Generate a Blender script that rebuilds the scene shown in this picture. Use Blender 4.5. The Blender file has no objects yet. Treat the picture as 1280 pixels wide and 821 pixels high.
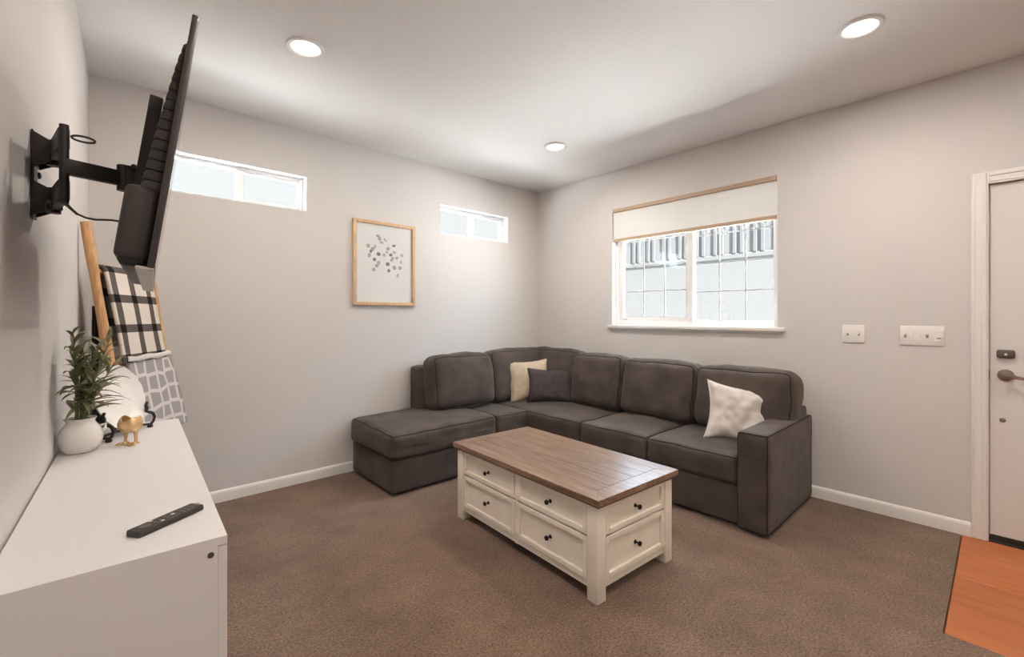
import bpy, bmesh, math, random
from mathutils import Vector, Matrix, noise

# ------------------------------------------------------------------ camera, sky, sun, exposure
scene = bpy.context.scene
C = scene.collection
R = math.radians
FPX = 559.0                      # focal length in pixels of the 1280 px wide frame
CAM = Vector((-3.755, -3.667, 1.286))
RIGHT = Vector((0.7383, -0.6744, 0)); FWD = Vector((0.6744, 0.7383, 0)); UP = Vector((0, 0, 1))
cd = bpy.data.cameras.new('camera'); cam = bpy.data.objects.new('camera', cd); C.objects.link(cam)
cd.sensor_width = 36; cd.lens = FPX / 1280 * 36; cd.clip_start = 0.02; cd.clip_end = 300
cd.shift_y = -14.5 / 1280
m = Matrix((RIGHT, UP, -FWD)).transposed().to_4x4(); m.translation = CAM
cam.matrix_world = m
scene.camera = cam

scene.view_settings.view_transform = 'Standard'
scene.view_settings.look = 'None'
scene.view_settings.exposure = 3.38
scene.view_settings.gamma = 1.0
scene.view_settings.use_curve_mapping = False

w = bpy.data.worlds.new('sky'); scene.world = w; w.use_nodes = True
bg = w.node_tree.nodes['Background']
bg.inputs[0].default_value = (0.66, 0.82, 1.0, 1)
bg.inputs[1].default_value = 1.6

sl = bpy.data.lights.new('sun', 'SUN'); sun = bpy.data.objects.new('sun', sl); C.objects.link(sun)
sl.energy = 18.5; sl.angle = R(1.0); sl.color = (0.975, 0.985, 1.0)
sun.rotation_euler = Vector((0.25, 0.55, -0.8)).to_track_quat('-Z', 'Y').to_euler()
LAMP = 1.62                      # power of each recessed lamp (W)
LAMP_COL = (1.0, 0.895, 0.795)

# ------------------------------------------------------------------ materials
MATS = {}
def mat(name, col, rough=0.6, metal=0.0, var=0.0, vscale=8.0, bump=0.0, bscale=200.0, spec=0.5,
        col2=None, sheen=0.0, stretch=None, coat=0.0, detail=4.0):
    if name in MATS: return MATS[name]
    M = bpy.data.materials.new(name); M.use_nodes = True; MATS[name] = M
    nt = M.node_tree; N = nt.nodes; L = nt.links
    b = N['Principled BSDF']
    b.inputs['Base Color'].default_value = (*col, 1); b.inputs['Roughness'].default_value = rough
    b.inputs['Metallic'].default_value = metal; b.inputs['Specular IOR Level'].default_value = spec
    if sheen: b.inputs['Sheen Weight'].default_value = sheen; b.inputs['Sheen Roughness'].default_value = 0.4
    if coat: b.inputs['Coat Weight'].default_value = coat; b.inputs['Coat Roughness'].default_value = 0.15
    tc = N.new('ShaderNodeTexCoord'); mp = N.new('ShaderNodeMapping')
    L.new(tc.outputs['Object'], mp.inputs[0])
    if stretch: mp.inputs['Scale'].default_value = stretch
    if var or col2:
        n = N.new('ShaderNodeTexNoise'); n.inputs['Scale'].default_value = vscale; n.inputs['Detail'].default_value = detail
        L.new(mp.outputs[0], n.inputs['Vector'])
        r = N.new('ShaderNodeValToRGB')
        a = tuple(max(0, c * (1 - var)) for c in col); d = col2 or tuple(min(1, c * (1 + var)) for c in col)
        r.color_ramp.elements[0].position = 0.33; r.color_ramp.elements[1].position = 0.68
        r.color_ramp.elements[0].color = (*a, 1); r.color_ramp.elements[1].color = (*d, 1)
        L.new(n.outputs['Fac'], r.inputs[0]); L.new(r.outputs[0], b.inputs['Base Color'])
    if bump:
        n2 = N.new('ShaderNodeTexNoise'); n2.inputs['Scale'].default_value = bscale; n2.inputs['Detail'].default_value = 3
        L.new(mp.outputs[0], n2.inputs['Vector'])
        bp = N.new('ShaderNodeBump'); bp.inputs['Strength'].default_value = bump; bp.inputs['Distance'].default_value = 0.004
        L.new(n2.outputs['Fac'], bp.inputs['Height']); L.new(bp.outputs[0], b.inputs['Normal'])
    return M

WALL = mat('wall_paint', (0.66, 0.635, 0.62), 0.75, bump=0.12, bscale=160, var=0.012, vscale=2.0)
CEIL = mat('ceiling_paint', (0.80, 0.787, 0.775), 0.85, bump=0.2, bscale=90)
WHITE = mat('white_trim_paint', (0.80, 0.78, 0.755), 0.4)
DOORW = mat('door_paint', (0.72, 0.70, 0.68), 0.42, bump=0.03, bscale=300)
GRIDB = mat('shaded_grid_bar', (0.42, 0.42, 0.41), 0.5)  # white bars greyed in colour to stand in for shade
VINYL = mat('white_vinyl', (0.86, 0.86, 0.86), 0.35)
LAMIN = mat('white_laminate', (0.72, 0.695, 0.695), 0.42)
CREAM = mat('cream_paint', (0.86, 0.79, 0.68), 0.5, var=0.04, vscale=14, bump=0.05, bscale=120)
GROOVE = mat('glazed_groove', (0.42, 0.35, 0.27), 0.6)
KNOBM = mat('black_bronze', (0.03, 0.024, 0.02), 0.35, metal=0.7)
SOFA = mat('charcoal_microfibre', (0.081, 0.064, 0.053), 0.85, var=0.22, vscale=7, bump=0.25, bscale=420, sheen=0.15, spec=0.25)
PIPING = mat('dark_piping', (0.035, 0.029, 0.026), 0.9, spec=0.2)
SOFABASE = mat('black_feet', (0.012, 0.011, 0.010), 0.7)
OAK = mat('light_oak', (0.66, 0.44, 0.26), 0.5, var=0.15, vscale=10, stretch=(6, 6, 1))
LADDERW = mat('honey_wood', (0.60, 0.34, 0.15), 0.5, var=0.2, vscale=9, stretch=(8, 8, 1.2))
BLACKP = mat('black_plastic', (0.040, 0.031, 0.028), 0.45, bump=0.05, bscale=500)
BLACKM = mat('black_steel', (0.032, 0.025, 0.023), 0.45, metal=0.3)
STEEL = mat('zinc_steel', (0.55, 0.56, 0.58), 0.35, metal=0.9)
SILVERP = mat('silver_plastic', (0.42, 0.40, 0.38), 0.35, metal=0.4, var=0.2, vscale=60)
RUBBER = mat('dark_remote_plastic', (0.035, 0.028, 0.027), 0.45)
BTN = mat('grey_button_rubber', (0.10, 0.085, 0.08), 0.55)
GOLD = mat('brushed_gold', (0.74, 0.53, 0.28), 0.36, metal=0.8, bump=0.25, bscale=120)
CERAM = mat('white_ceramic', (0.80, 0.78, 0.75), 0.22, coat=0.4)
PORCE = mat('white_porcelain', (0.86, 0.85, 0.83), 0.25, coat=0.4)
LEAF = mat('olive_leaf', (0.19, 0.205, 0.105), 0.5, var=0.45, vscale=5)
LEAFL = mat('pale_olive_leaf', (0.32, 0.31, 0.165), 0.5, var=0.3, vscale=5)
STEM = mat('plant_stem', (0.16, 0.17, 0.08), 0.6)
SOIL = mat('dark_moss', (0.05, 0.045, 0.03), 0.9)
BRONZE = mat('aged_nickel', (0.30, 0.25, 0.20), 0.3, metal=0.9)
KEYP = mat('keypad_bronze', (0.13, 0.11, 0.095), 0.45, metal=0.5)
LEDW = mat('keypad_mark', (0.8, 0.8, 0.78), 0.4)
SWITCH = mat('switch_plastic', (0.82, 0.80, 0.78), 0.35)
BLACKSW = mat('black_rubber_sweep', (0.015, 0.014, 0.013), 0.6)
TANRAIL = mat('tan_shade_rail', (0.50, 0.36, 0.25), 0.5)
PAPER = mat('print_paper', (0.86, 0.84, 0.825), 0.7)
BEIGE = mat('beige_linen', (0.54, 0.44, 0.33), 0.9, var=0.08, vscale=30, bump=0.4, bscale=500, spec=0.2)
IVORY = mat('ivory_plush', (0.66, 0.61, 0.57), 0.95, var=0.06, vscale=25, bump=0.5, bscale=260, spec=0.15, sheen=0.3)
GREYPIL = mat('slate_linen', (0.068, 0.058, 0.060), 0.9, var=0.15, vscale=18, bump=0.4, bscale=500, spec=0.2)
STUCCO = mat('dim_stucco', (0.031, 0.030, 0.0288), 0.95, spec=0.05)  # outdoor walls, posts and shrub darkened so daylight does not burn them out
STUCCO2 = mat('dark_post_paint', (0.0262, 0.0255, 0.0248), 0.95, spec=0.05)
DIMW = mat('dimmed_back_stucco', (0.0198, 0.0194, 0.0187), 0.95, spec=0.05)  # near-black to keep the added back house from burning out
GRAVEL = mat('pale_concrete', (0.50, 0.49, 0.47), 0.95, var=0.08, vscale=3)
SHRUBM = mat('shrub_leaf', (0.026, 0.031, 0.024), 0.7, var=0.3, vscale=8)
INK = [mat('ink_dark', (0.12, 0.115, 0.12), 0.8), mat('ink_mid', (0.28, 0.27, 0.27), 0.8), mat('ink_pale', (0.50, 0.49, 0.48), 0.8)]
SUBF = mat('subfloor', (0.25, 0.12, 0.06), 0.8)
FLEECE = mat('white_fleece', (0.74, 0.72, 0.71), 0.95, bump=0.5, bscale=180, spec=0.1)

def glass_mat():
    M = bpy.data.materials.new('window_glass'); M.use_nodes = True; nt = M.node_tree; N = nt.nodes; L = nt.links
    N.remove(N['Principled BSDF']); out = N['Material Output']
    t = N.new('ShaderNodeBsdfTransparent'); t.inputs[0].default_value = (0.97, 0.98, 0.98, 1)
    g = N.new('ShaderNodeBsdfGlossy'); g.inputs['Roughness'].default_value = 0.02
    lw_ = N.new('ShaderNodeLayerWeight'); lw_.inputs[0].default_value = 0.5
    pw = N.new('ShaderNodeMath'); pw.operation = 'POWER'; pw.inputs[1].default_value = 5; L.new(lw_.outputs['Facing'], pw.inputs[0])
    fr = N.new('ShaderNodeMath'); fr.operation = 'MULTIPLY_ADD'; fr.inputs[1].default_value = 0.9; fr.inputs[2].default_value = 0.03; L.new(pw.outputs[0], fr.inputs[0])
    mx = N.new('ShaderNodeMixShader')
    L.new(fr.outputs[0], mx.inputs[0]); L.new(t.outputs[0], mx.inputs[1]); L.new(g.outputs[0], mx.inputs[2]); L.new(mx.outputs[0], out.inputs[0])
    return M
GLASS = glass_mat()

def shade_mat():
    M = bpy.data.materials.new('cellular_shade_fabric'); M.use_nodes = True; nt = M.node_tree; N = nt.nodes; L = nt.links
    N.remove(N['Principled BSDF']); out = N['Material Output']
    d = N.new('ShaderNodeBsdfDiffuse'); d.inputs[0].default_value = (0.83, 0.83, 0.82, 1)
    t = N.new('ShaderNodeBsdfTranslucent'); t.inputs[0].default_value = (0.80, 0.80, 0.79, 1)
    mx = N.new('ShaderNodeMixShader'); mx.inputs[0].default_value = 0.12
    L.new(d.outputs[0], mx.inputs[1]); L.new(t.outputs[0], mx.inputs[2]); L.new(mx.outputs[0], out.inputs[0])
    return M
SHADE = shade_mat()

def emit_mat(name, col, s):
    M = bpy.data.materials.new(name); M.use_nodes = True; b = M.node_tree.nodes['Principled BSDF']
    b.inputs['Emission Color'].default_value = (*col, 1); b.inputs['Emission Strength'].default_value = s
    b.inputs['Base Color'].default_value = (0.8, 0.8, 0.8, 1)
    return M
LENS = emit_mat('lamp_lens', LAMP_COL, 0.35)

def screen_mat():
    M = mat('tv_screen', (0.012, 0.012, 0.013), 0.09, spec=0.6); return M
SCREEN = screen_mat()

def carpet_mat():
    M = bpy.data.materials.new('brown_carpet'); M.use_nodes = True; nt = M.node_tree; N = nt.nodes; L = nt.links
    b = N['Principled BSDF']; b.inputs['Roughness'].default_value = 0.97; b.inputs['Specular IOR Level'].default_value = 0.1
    b.inputs['Sheen Weight'].default_value = 0.25
    tc = N.new('ShaderNodeTexCoord')
    big = N.new('ShaderNodeTexNoise'); big.inputs['Scale'].default_value = 3.2; big.inputs['Detail'].default_value = 6; big.inputs['Roughness'].default_value = 0.65
    fine = N.new('ShaderNodeTexNoise'); fine.inputs['Scale'].default_value = 105; fine.inputs['Detail'].default_value = 4; fine.inputs['Roughness'].default_value = 0.7
    for n in (big, fine): L.new(tc.outputs['Object'], n.inputs['Vector'])
    r1 = N.new('ShaderNodeValToRGB'); e = r1.color_ramp.elements
    e[0].position = 0.34; e[0].color = (0.150, 0.090, 0.057, 1); e[1].position = 0.66; e[1].color = (0.242, 0.152, 0.100, 1)
    r2 = N.new('ShaderNodeValToRGB'); e = r2.color_ramp.elements
    e[0].position = 0.36; e[0].color = (0.42, 0.42, 0.42, 1); e[1].position = 0.66; e[1].color = (1.5, 1.5, 1.5, 1)
    mx = N.new('ShaderNodeMixRGB'); mx.blend_type = 'MULTIPLY'; mx.inputs[0].default_value = 1
    L.new(big.outputs['Fac'], r1.inputs[0]); L.new(fine.outputs['Fac'], r2.inputs[0])
    L.new(r1.outputs[0], mx.inputs[1]); L.new(r2.outputs[0], mx.inputs[2]); L.new(mx.outputs[0], b.inputs['Base Color'])
    bp = N.new('ShaderNodeBump'); bp.inputs['Strength'].default_value = 0.7; bp.inputs['Distance'].default_value = 0.008
    L.new(fine.outputs['Fac'], bp.inputs['Height']); L.new(bp.outputs[0], b.inputs['Normal'])
    return M
CARPET = carpet_mat()

def wood_mat(name, a, b_, c, rough, stretch, scale=6, coat=0.0):
    M = bpy.data.materials.new(name); M.use_nodes = True; nt = M.node_tree; N = nt.nodes; L = nt.links
    b = N['Principled BSDF']; b.inputs['Roughness'].default_value = rough
    if coat: b.inputs['Coat Weight'].default_value = coat; b.inputs['Coat Roughness'].default_value = 0.22
    tc = N.new('ShaderNodeTexCoord'); oi = N.new('ShaderNodeObjectInfo')
    ad = N.new('ShaderNodeVectorMath'); ad.operation = 'ADD'
    sc = N.new('ShaderNodeVectorMath'); sc.operation = 'SCALE'; sc.inputs['Scale'].default_value = 7.0
    cb = N.new('ShaderNodeCombineXYZ')
    for i in range(3): L.new(oi.outputs['Random'], cb.inputs[i])
    L.new(cb.outputs[0], sc.inputs[0]); L.new(tc.outputs['Object'], ad.inputs[0]); L.new(sc.outputs[0], ad.inputs[1])
    mp = N.new('ShaderNodeMapping'); mp.inputs['Scale'].default_value = stretch; L.new(ad.outputs[0], mp.inputs[0])
    n = N.new('ShaderNodeTexNoise'); n.inputs['Scale'].default_value = scale; n.inputs['Detail'].default_value = 7; n.inputs['Roughness'].default_value = 0.62
    n.inputs['Distortion'].default_value = 0.6
    L.new(mp.outputs[0], n.inputs['Vector'])
    r = N.new('ShaderNodeValToRGB'); e = r.color_ramp.elements
    e[0].position = 0.30; e[0].color = (*a, 1); e[1].position = 0.72; e[1].color = (*c, 1)
    k = e.new(0.5); k.color = (*b_, 1)
    L.new(n.outputs['Fac'], r.inputs[0])
    hv = N.new('ShaderNodeHueSaturation'); mr = N.new('ShaderNodeMapRange')
    mr.inputs['To Min'].default_value = 0.86; mr.inputs['To Max'].default_value = 1.12
    L.new(oi.outputs['Random'], mr.inputs['Value']); L.new(mr.outputs[0], hv.inputs['Value'])
    L.new(r.outputs[0], hv.inputs['Color']); L.new(hv.outputs[0], b.inputs['Base Color'])
    bp = N.new('ShaderNodeBump'); bp.inputs['Strength'].default_value = 0.12; bp.inputs['Distance'].default_value = 0.003
    L.new(n.outputs['Fac'], bp.inputs['Height']); L.new(bp.outputs[0], b.inputs['Normal'])
    return M
TOPWOOD = wood_mat('walnut_table_top', (0.135, 0.074, 0.044), (0.235, 0.142, 0.090), (0.335, 0.222, 0.15), 0.32, (9, 1.0, 9), 5, coat=0.25)
TOPEDGE = wood_mat('walnut_table_edge', (0.10, 0.055, 0.036), (0.14, 0.080, 0.052), (0.19, 0.115, 0.078), 0.4, (4, 4, 9), 5)
PLANKM = wood_mat('orange_laminate', (0.37, 0.108, 0.032), (0.44, 0.138, 0.042), (0.51, 0.175, 0.060), 0.5, (6, 0.8, 6), 3)

def plaid_mat():
    M = bpy.data.materials.new('buffalo_plaid'); M.use_nodes = True; nt = M.node_tree; N = nt.nodes; L = nt.links
    b = N['Principled BSDF']; b.inputs['Roughness'].default_value = 0.95; b.inputs['Specular IOR Level'].default_value = 0.1
    uv = N.new('ShaderNodeUVMap'); sp = N.new('ShaderNodeSeparateXYZ'); L.new(uv.outputs[0], sp.inputs[0])
    def stripe(sock, freq, phase, width):
        a = N.new('ShaderNodeMath'); a.operation = 'MULTIPLY_ADD'; a.inputs[1].default_value = freq; a.inputs[2].default_value = phase
        L.new(sock, a.inputs[0])
        f = N.new('ShaderNodeMath'); f.operation = 'FRACT'; L.new(a.outputs[0], f.inputs[0])
        c = N.new('ShaderNodeMath'); c.operation = 'LESS_THAN'; c.inputs[1].default_value = width; L.new(f.outputs[0], c.inputs[0])
        return c
    s1 = stripe(sp.outputs[0], 2.75, -0.10, 0.32); s2 = stripe(sp.outputs[1], 1.0, 0.0, 0.27)
    ad = N.new('ShaderNodeMath'); ad.operation = 'ADD'; L.new(s1.outputs[0], ad.inputs[0]); L.new(s2.outputs[0], ad.inputs[1])
    r = N.new('ShaderNodeValToRGB'); r.color_ramp.interpolation = 'CONSTANT'; e = r.color_ramp.elements
    e[0].position = 0; e[0].color = (0.74, 0.69, 0.63, 1); e[1].position = 0.4; e[1].color = (0.135, 0.118, 0.108, 1)
    k = e.new(0.9); k.color = (0.018, 0.015, 0.014, 1)
    h = N.new('ShaderNodeMath'); h.operation = 'MULTIPLY'; h.inputs[1].default_value = 0.5; L.new(ad.outputs[0], h.inputs[0])
    L.new(h.outputs[0], r.inputs[0]); L.new(r.outputs[0], b.inputs['Base Color'])
    tc = N.new('ShaderNodeTexCoord'); n = N.new('ShaderNodeTexNoise'); n.inputs['Scale'].default_value = 350; L.new(tc.outputs['Object'], n.inputs['Vector'])
    bp = N.new('ShaderNodeBump'); bp.inputs['Strength'].default_value = 0.5; bp.inputs['Distance'].default_value = 0.004
    L.new(n.outputs['Fac'], bp.inputs['Height']); L.new(bp.outputs[0], b.inputs['Normal'])
    return M
PLAID = plaid_mat()

def trellis_mat():
    M = bpy.data.materials.new('grey_trellis_fleece'); M.use_nodes = True; nt = M.node_tree; N = nt.nodes; L = nt.links
    b = N['Principled BSDF']; b.inputs['Roughness'].default_value = 0.95; b.inputs['Specular IOR Level'].default_value = 0.1
    uv = N.new('ShaderNodeUVMap'); mp = N.new('ShaderNodeMapping'); mp.inputs['Scale'].default_value = (5, 4.6, 1); L.new(uv.outputs[0], mp.inputs[0])
    v = N.new('ShaderNodeTexVoronoi'); v.feature = 'DISTANCE_TO_EDGE'; v.inputs['Scale'].default_value = 1.0; v.inputs['Randomness'].default_value = 0.35
    L.new(mp.outputs[0], v.inputs['Vector'])
    r = N.new('ShaderNodeValToRGB'); e = r.color_ramp.elements
    e[0].position = 0.09; e[0].color = (0.74, 0.72, 0.72, 1); e[1].position = 0.13; e[1].color = (0.40, 0.385, 0.40, 1)
    L.new(v.outputs['Distance'], r.inputs[0]); L.new(r.outputs[0], b.inputs['Base Color'])
    return M
TRELLIS = trellis_mat()

# ------------------------------------------------------------------ mesh helpers
class MB:
    """Collects shapes into one mesh."""
    def __init__(self, off=(0, 0, 0)):
        self.bm = bmesh.new(); self.off = Vector(off); self.mi = 0
    def _merge(self, b2, M=None):
        for f in b2.faces: f.material_index = self.mi
        T = Matrix.Translation(-self.off)
        if M is not None: T = T @ M
        b2.transform(T)
        me = bpy.data.meshes.new('tmp'); b2.to_mesh(me); b2.free(); self.bm.from_mesh(me); bpy.data.meshes.remove(me)
    def box(self, x0, x1, y0, y1, z0, z1, bev=0.0, seg=2, M=None):
        b = bmesh.new(); bmesh.ops.create_cube(b, size=1)
        for v in b.verts:
            v.co = Vector(((x0 + x1) / 2 + v.co.x * (x1 - x0), (y0 + y1) / 2 + v.co.y * (y1 - y0), (z0 + z1) / 2 + v.co.z * (z1 - z0)))
        if bev: bmesh.ops.bevel(b, geom=list(b.edges), offset=bev, segments=seg, profile=0.5, affect='EDGES')
        self._merge(b, M); return self
    def bar(self, p, q, wx, wz, bev=0.0, up=(0, 0, 1)):
        """A rectangular bar from p to q, wx across, wz along up."""
        p = Vector(p); q = Vector(q); d = q - p; ln = d.length; y = d.normalized()
        x = y.cross(Vector(up)).normalized(); z = x.cross(y)
        M = Matrix((x, y, z)).transposed().to_4x4(); M.translation = p
        return self.box(-wx / 2, wx / 2, 0, ln, -wz / 2, wz / 2, bev, 2, M)
    def tube(self, pts, r, n=8, cap=True, M=None):
        pts = [Vector(p) for p in pts]; b = bmesh.new(); rings = []
        k = len(pts); rs = r if isinstance(r, (list, tuple)) else [r] * k
        nrm = None
        for i, p in enumerate(pts):
            t = (pts[min(i + 1, k - 1)] - pts[max(i - 1, 0)])
            t = t.normalized() if t.length > 1e-9 else Vector((0, 0, 1))
            if nrm is None:
                nrm = t.orthogonal().normalized()
            else:
                nrm = (nrm - t * nrm.dot(t)); nrm = nrm.normalized() if nrm.length > 1e-6 else t.orthogonal().normalized()
            bi = t.cross(nrm)
            rings.append([b.verts.new(p + (nrm * math.cos(a) + bi * math.sin(a)) * rs[i]) for a in [2 * math.pi * j / n for j in range(n)]])
        for i in range(k - 1):
            for j in range(n):
                b.faces.new((rings[i][j], rings[i][(j + 1) % n], rings[i + 1][(j + 1) % n], rings[i + 1][j]))
        if cap:
            b.faces.new(list(reversed(rings[0]))); b.faces.new(rings[-1])
        self._merge(b, M); return self
    def lathe(self, prof, n=32, M=None, close=True):
        b = bmesh.new(); rings = []
        for (r, z) in prof:
            rings.append([b.verts.new((r * math.cos(2 * math.pi * j / n), r * math.sin(2 * math.pi * j / n), z)) for j in range(n)])
        for i in range(len(prof) - 1):
            for j in range(n):
                b.faces.new((rings[i][j], rings[i][(j + 1) % n], rings[i + 1][(j + 1) % n], rings[i + 1][j]))
        if close:
            b.faces.new(list(reversed(rings[0]))); b.faces.new(rings[-1])
        bmesh.ops.recalc_face_normals(b, faces=b.faces)
        self._merge(b, M); return self
    def prism(self, poly, y0, y1, M=None, bev=0.0):
        """Outline in (x, z) pushed from y0 to y1."""
        b = bmesh.new()
        A = [b.verts.new((x, y0, z)) for x, z in poly]; B = [b.verts.new((x, y1, z)) for x, z in poly]
        n = len(poly)
        for i in range(n): b.faces.new((A[i], A[(i + 1) % n], B[(i + 1) % n], B[i]))
        b.faces.new(list(reversed(A))); b.faces.new(B)
        bmesh.ops.recalc_face_normals(b, faces=b.faces)
        if bev: bmesh.ops.bevel(b, geom=list(b.edges), offset=bev, segments=2, profile=0.5, affect='EDGES')
        self._merge(b, M); return self
    def surf(self, fn, nu, nv, M=None, closed_u=False):
        b = bmesh.new(); g = [[b.verts.new(fn(i / nu, j / nv)) for j in range(nv + 1)] for i in range(nu + 1)]
        uvl = b.loops.layers.uv.new('UVMap')
        for i in range(nu):
            for j in range(nv):
                f = b.faces.new((g[i][j], g[i + 1][j], g[i + 1][j + 1], g[i][j + 1]))
                for lp, (a, c) in zip(f.loops, ((i, j), (i + 1, j), (i + 1, j + 1), (i, j + 1))): lp[uvl].uv = (a / nu, c / nv)
        self._merge(b, M); return self
    def cells(self, u, v, holes, place):
        """A wall of boxes around rectangular holes; place(u0,u1,v0,v1) returns box limits."""
        us = sorted(set(list(u) + [h[0] for h in holes] + [h[1] for h in holes]))
        vs = sorted(set(list(v) + [h[2] for h in holes] + [h[3] for h in holes]))
        for i in range(len(us) - 1):
            j = 0
            while j < len(vs) - 1:
                um = (us[i] + us[i + 1]) / 2
                inh = lambda jj: any(h[0] < um < h[1] and h[2] < (vs[jj] + vs[jj + 1]) / 2 < h[3] for h in holes)
                if inh(j): j += 1; continue
                k = j
                while k + 1 < len(vs) - 1 and not inh(k + 1): k += 1
                self.box(*place(us[i], us[i + 1], vs[j], vs[k + 1])); j = k + 1
        return self
    def build(self, name, material, parent=None, smooth=True, angle=35, weld=False):
        if weld: bmesh.ops.remove_doubles(self.bm, verts=self.bm.verts, dist=1e-4)
        me = bpy.data.meshes.new(name); self.bm.to_mesh(me); self.bm.free()
        for mm in (material if isinstance(material, (list, tuple)) else [material]): me.materials.append(mm)
        if smooth:
            me.polygons.foreach_set('use_smooth', [True] * len(me.polygons)); me.set_sharp_from_angle(angle=R(angle))
        o = bpy.data.objects.new(name, me); C.objects.link(o)
        if parent is not None: o.parent = parent
        return o

def thing(name, label, cat, loc=(0, 0, 0), rz=0.0, group=None, rot=None):
    o = bpy.data.objects.new(name, None); C.objects.link(o); o.location = loc; o.empty_display_size = 0.05
    o.rotation_euler = rot or (0, 0, rz); return tag(o, label, cat, group)
def tag(o, label, cat, group=None):
    o['label'] = label; o['category'] = cat
    if group: o['group'] = group
    return o
def struct(o, label=None, cat=None):
    o['kind'] = 'structure'
    if label: o['label'] = label
    if cat: o['category'] = cat
    return o
def sempty(name, loc, label, cat, rz=0):
    o = bpy.data.objects.new(name, None); C.objects.link(o); o.location = loc; o.rotation_euler = (0, 0, rz); o.empty_display_size = 0.05
    return struct(o, label, cat)

def rbox(hx, hy, hz, r, n, puff=(0, 0, 0), wr=0.0, seed=0.0, sag=None):
    """Point map of a rounded, puffed cushion; returns fn(cube point)."""
    def f(p):
        q = Vector((p[0] * hx, p[1] * hy, p[2] * hz))
        i = Vector((max(-hx + r, min(hx - r, q.x)), max(-hy + r, min(hy - r, q.y)), max(-hz + r, min(hz - r, q.z))))
        d = q - i
        if d.length > 1e-9: q = i + d.normalized() * r
        a, b, c = p
        q.x += puff[0] * a * (1 - b * b) * (1 - c * c)
        q.y += puff[1] * b * (1 - a * a) * (1 - c * c)
        q.z += puff[2] * c * (1 - a * a) * (1 - b * b)
        if wr:
            s = Vector((q.x * 6 + seed, q.y * 6 - seed, q.z * 9 + seed * 2)); nn = noise.noise_vector(s)
            s2 = Vector((q.x * 15 + seed, q.y * 15, q.z * 22)); n2 = noise.noise_vector(s2)
            q += nn * wr + n2 * wr * 0.4
        if sag: q = sag(q)
        return q
    return f
def cushion(mb, fn, n=16, M=None):
    b = bmesh.new()
    ts = [-math.cos(math.pi * i / n) for i in range(n + 1)]
    ts = [0.55 * t + 0.45 * (2 * i / n - 1) for i, t in enumerate(ts)]
    for ax in range(3):
        for s in (-1, 1):
            g = []
            for u in ts:
                row = []
                for v in ts:
                    p = [0, 0, 0]; p[ax] = s; p[(ax + 1) % 3] = u; p[(ax + 2) % 3] = v
                    row.append(b.verts.new(fn(p)))
                g.append(row)
            for i in range(n):
                for j in range(n):
                    q = (g[i][j], g[i + 1][j], g[i + 1][j + 1], g[i][j + 1])
                    b.faces.new(q if s > 0 else tuple(reversed(q)))
    bmesh.ops.remove_doubles(b, verts=b.verts, dist=1e-5)
    mb._merge(b, M); return mb
def edge_loop(fn, ax, s, n=14):
    """Loop of points along the rim of one face of the cushion."""
    pts = []; a1, a2 = (ax + 1) % 3, (ax + 2) % 3
    ts = [-1 + 2 * i / n for i in range(n)]
    for k in range(4):
        for t in ts:
            p = [0, 0, 0]; p[ax] = s
            u, v = ((t, -1), (1, t), (-t, 1), (-1, -t))[k]
            p[a1] = u; p[a2] = v; pts.append(fn(p))
    pts.append(pts[0]); return pts

# ------------------------------------------------------------------ the room
H = 2.74; T = 0.15; YR = -6.2
def xl(y): return -3.82 + 0.041 * y          # inner face of the left wall
LW = math.atan(0.041)

# windows: (u0,u1,z0,z1)
W1 = (-3.48, -2.583, 2.11, 2.378); W2 = (-1.35, -0.467, 2.098, 2.378); W3 = (-2.527, -1.04, 1.205, 2.357)
DOOR = (-4.54, -3.603, 0.0, 2.062)

b = MB(); b.cells((-4.1, 0.0), (0, H), [W1, W2], lambda u0, u1, v0, v1: (u0, u1, 0, T, v0, v1))
struct(b.build('wall_back', WALL, smooth=False, weld=True), 'greige painted wall with two high slot windows and framed print', 'wall')
b = MB(); b.cells((YR, T), (0, H), [W3, DOOR], lambda u0, u1, v0, v1: (0, T, u0, u1, v0, v1))
struct(b.build('wall_right', WALL, smooth=False, weld=True), 'greige painted wall with the large shaded window and white door', 'wall')
b = MB(); b.prism([(xl(T), 0), (xl(T), H), (xl(T) - T, H), (xl(T) - T, 0)], 0, 0.001)
b.bm.free(); b.bm = bmesh.new()
bw = b.bm
vs = [bw.verts.new((x, y, z)) for z in (0, H) for (x, y) in ((xl(T), T), (xl(T) - T, T), (xl(YR - T) - T, YR - T), (xl(YR - T), YR - T))]
for q in ((0, 1, 2, 3), (7, 6, 5, 4), (0, 4, 5, 1), (1, 5, 6, 2), (2, 6, 7, 3), (3, 7, 4, 0)): bw.faces.new([vs[i] for i in q])
bmesh.ops.recalc_face_normals(bw, faces=bw.faces)
struct(b.build('wall_left', WALL, smooth=False), 'greige painted wall carrying the swivelling television', 'wall')
b = MB(); b.box(-4.4, T, YR - T, YR, 0, H); struct(b.build('wall_rear', WALL, smooth=False), 'greige painted wall behind the camera', 'wall')
b = MB(); b.box(-4.6, 0.3, YR - 0.3, 0.3, H, H + 0.12); struct(b.build('ceiling', CEIL, smooth=False), 'off-white lightly textured ceiling', 'ceiling')

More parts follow.
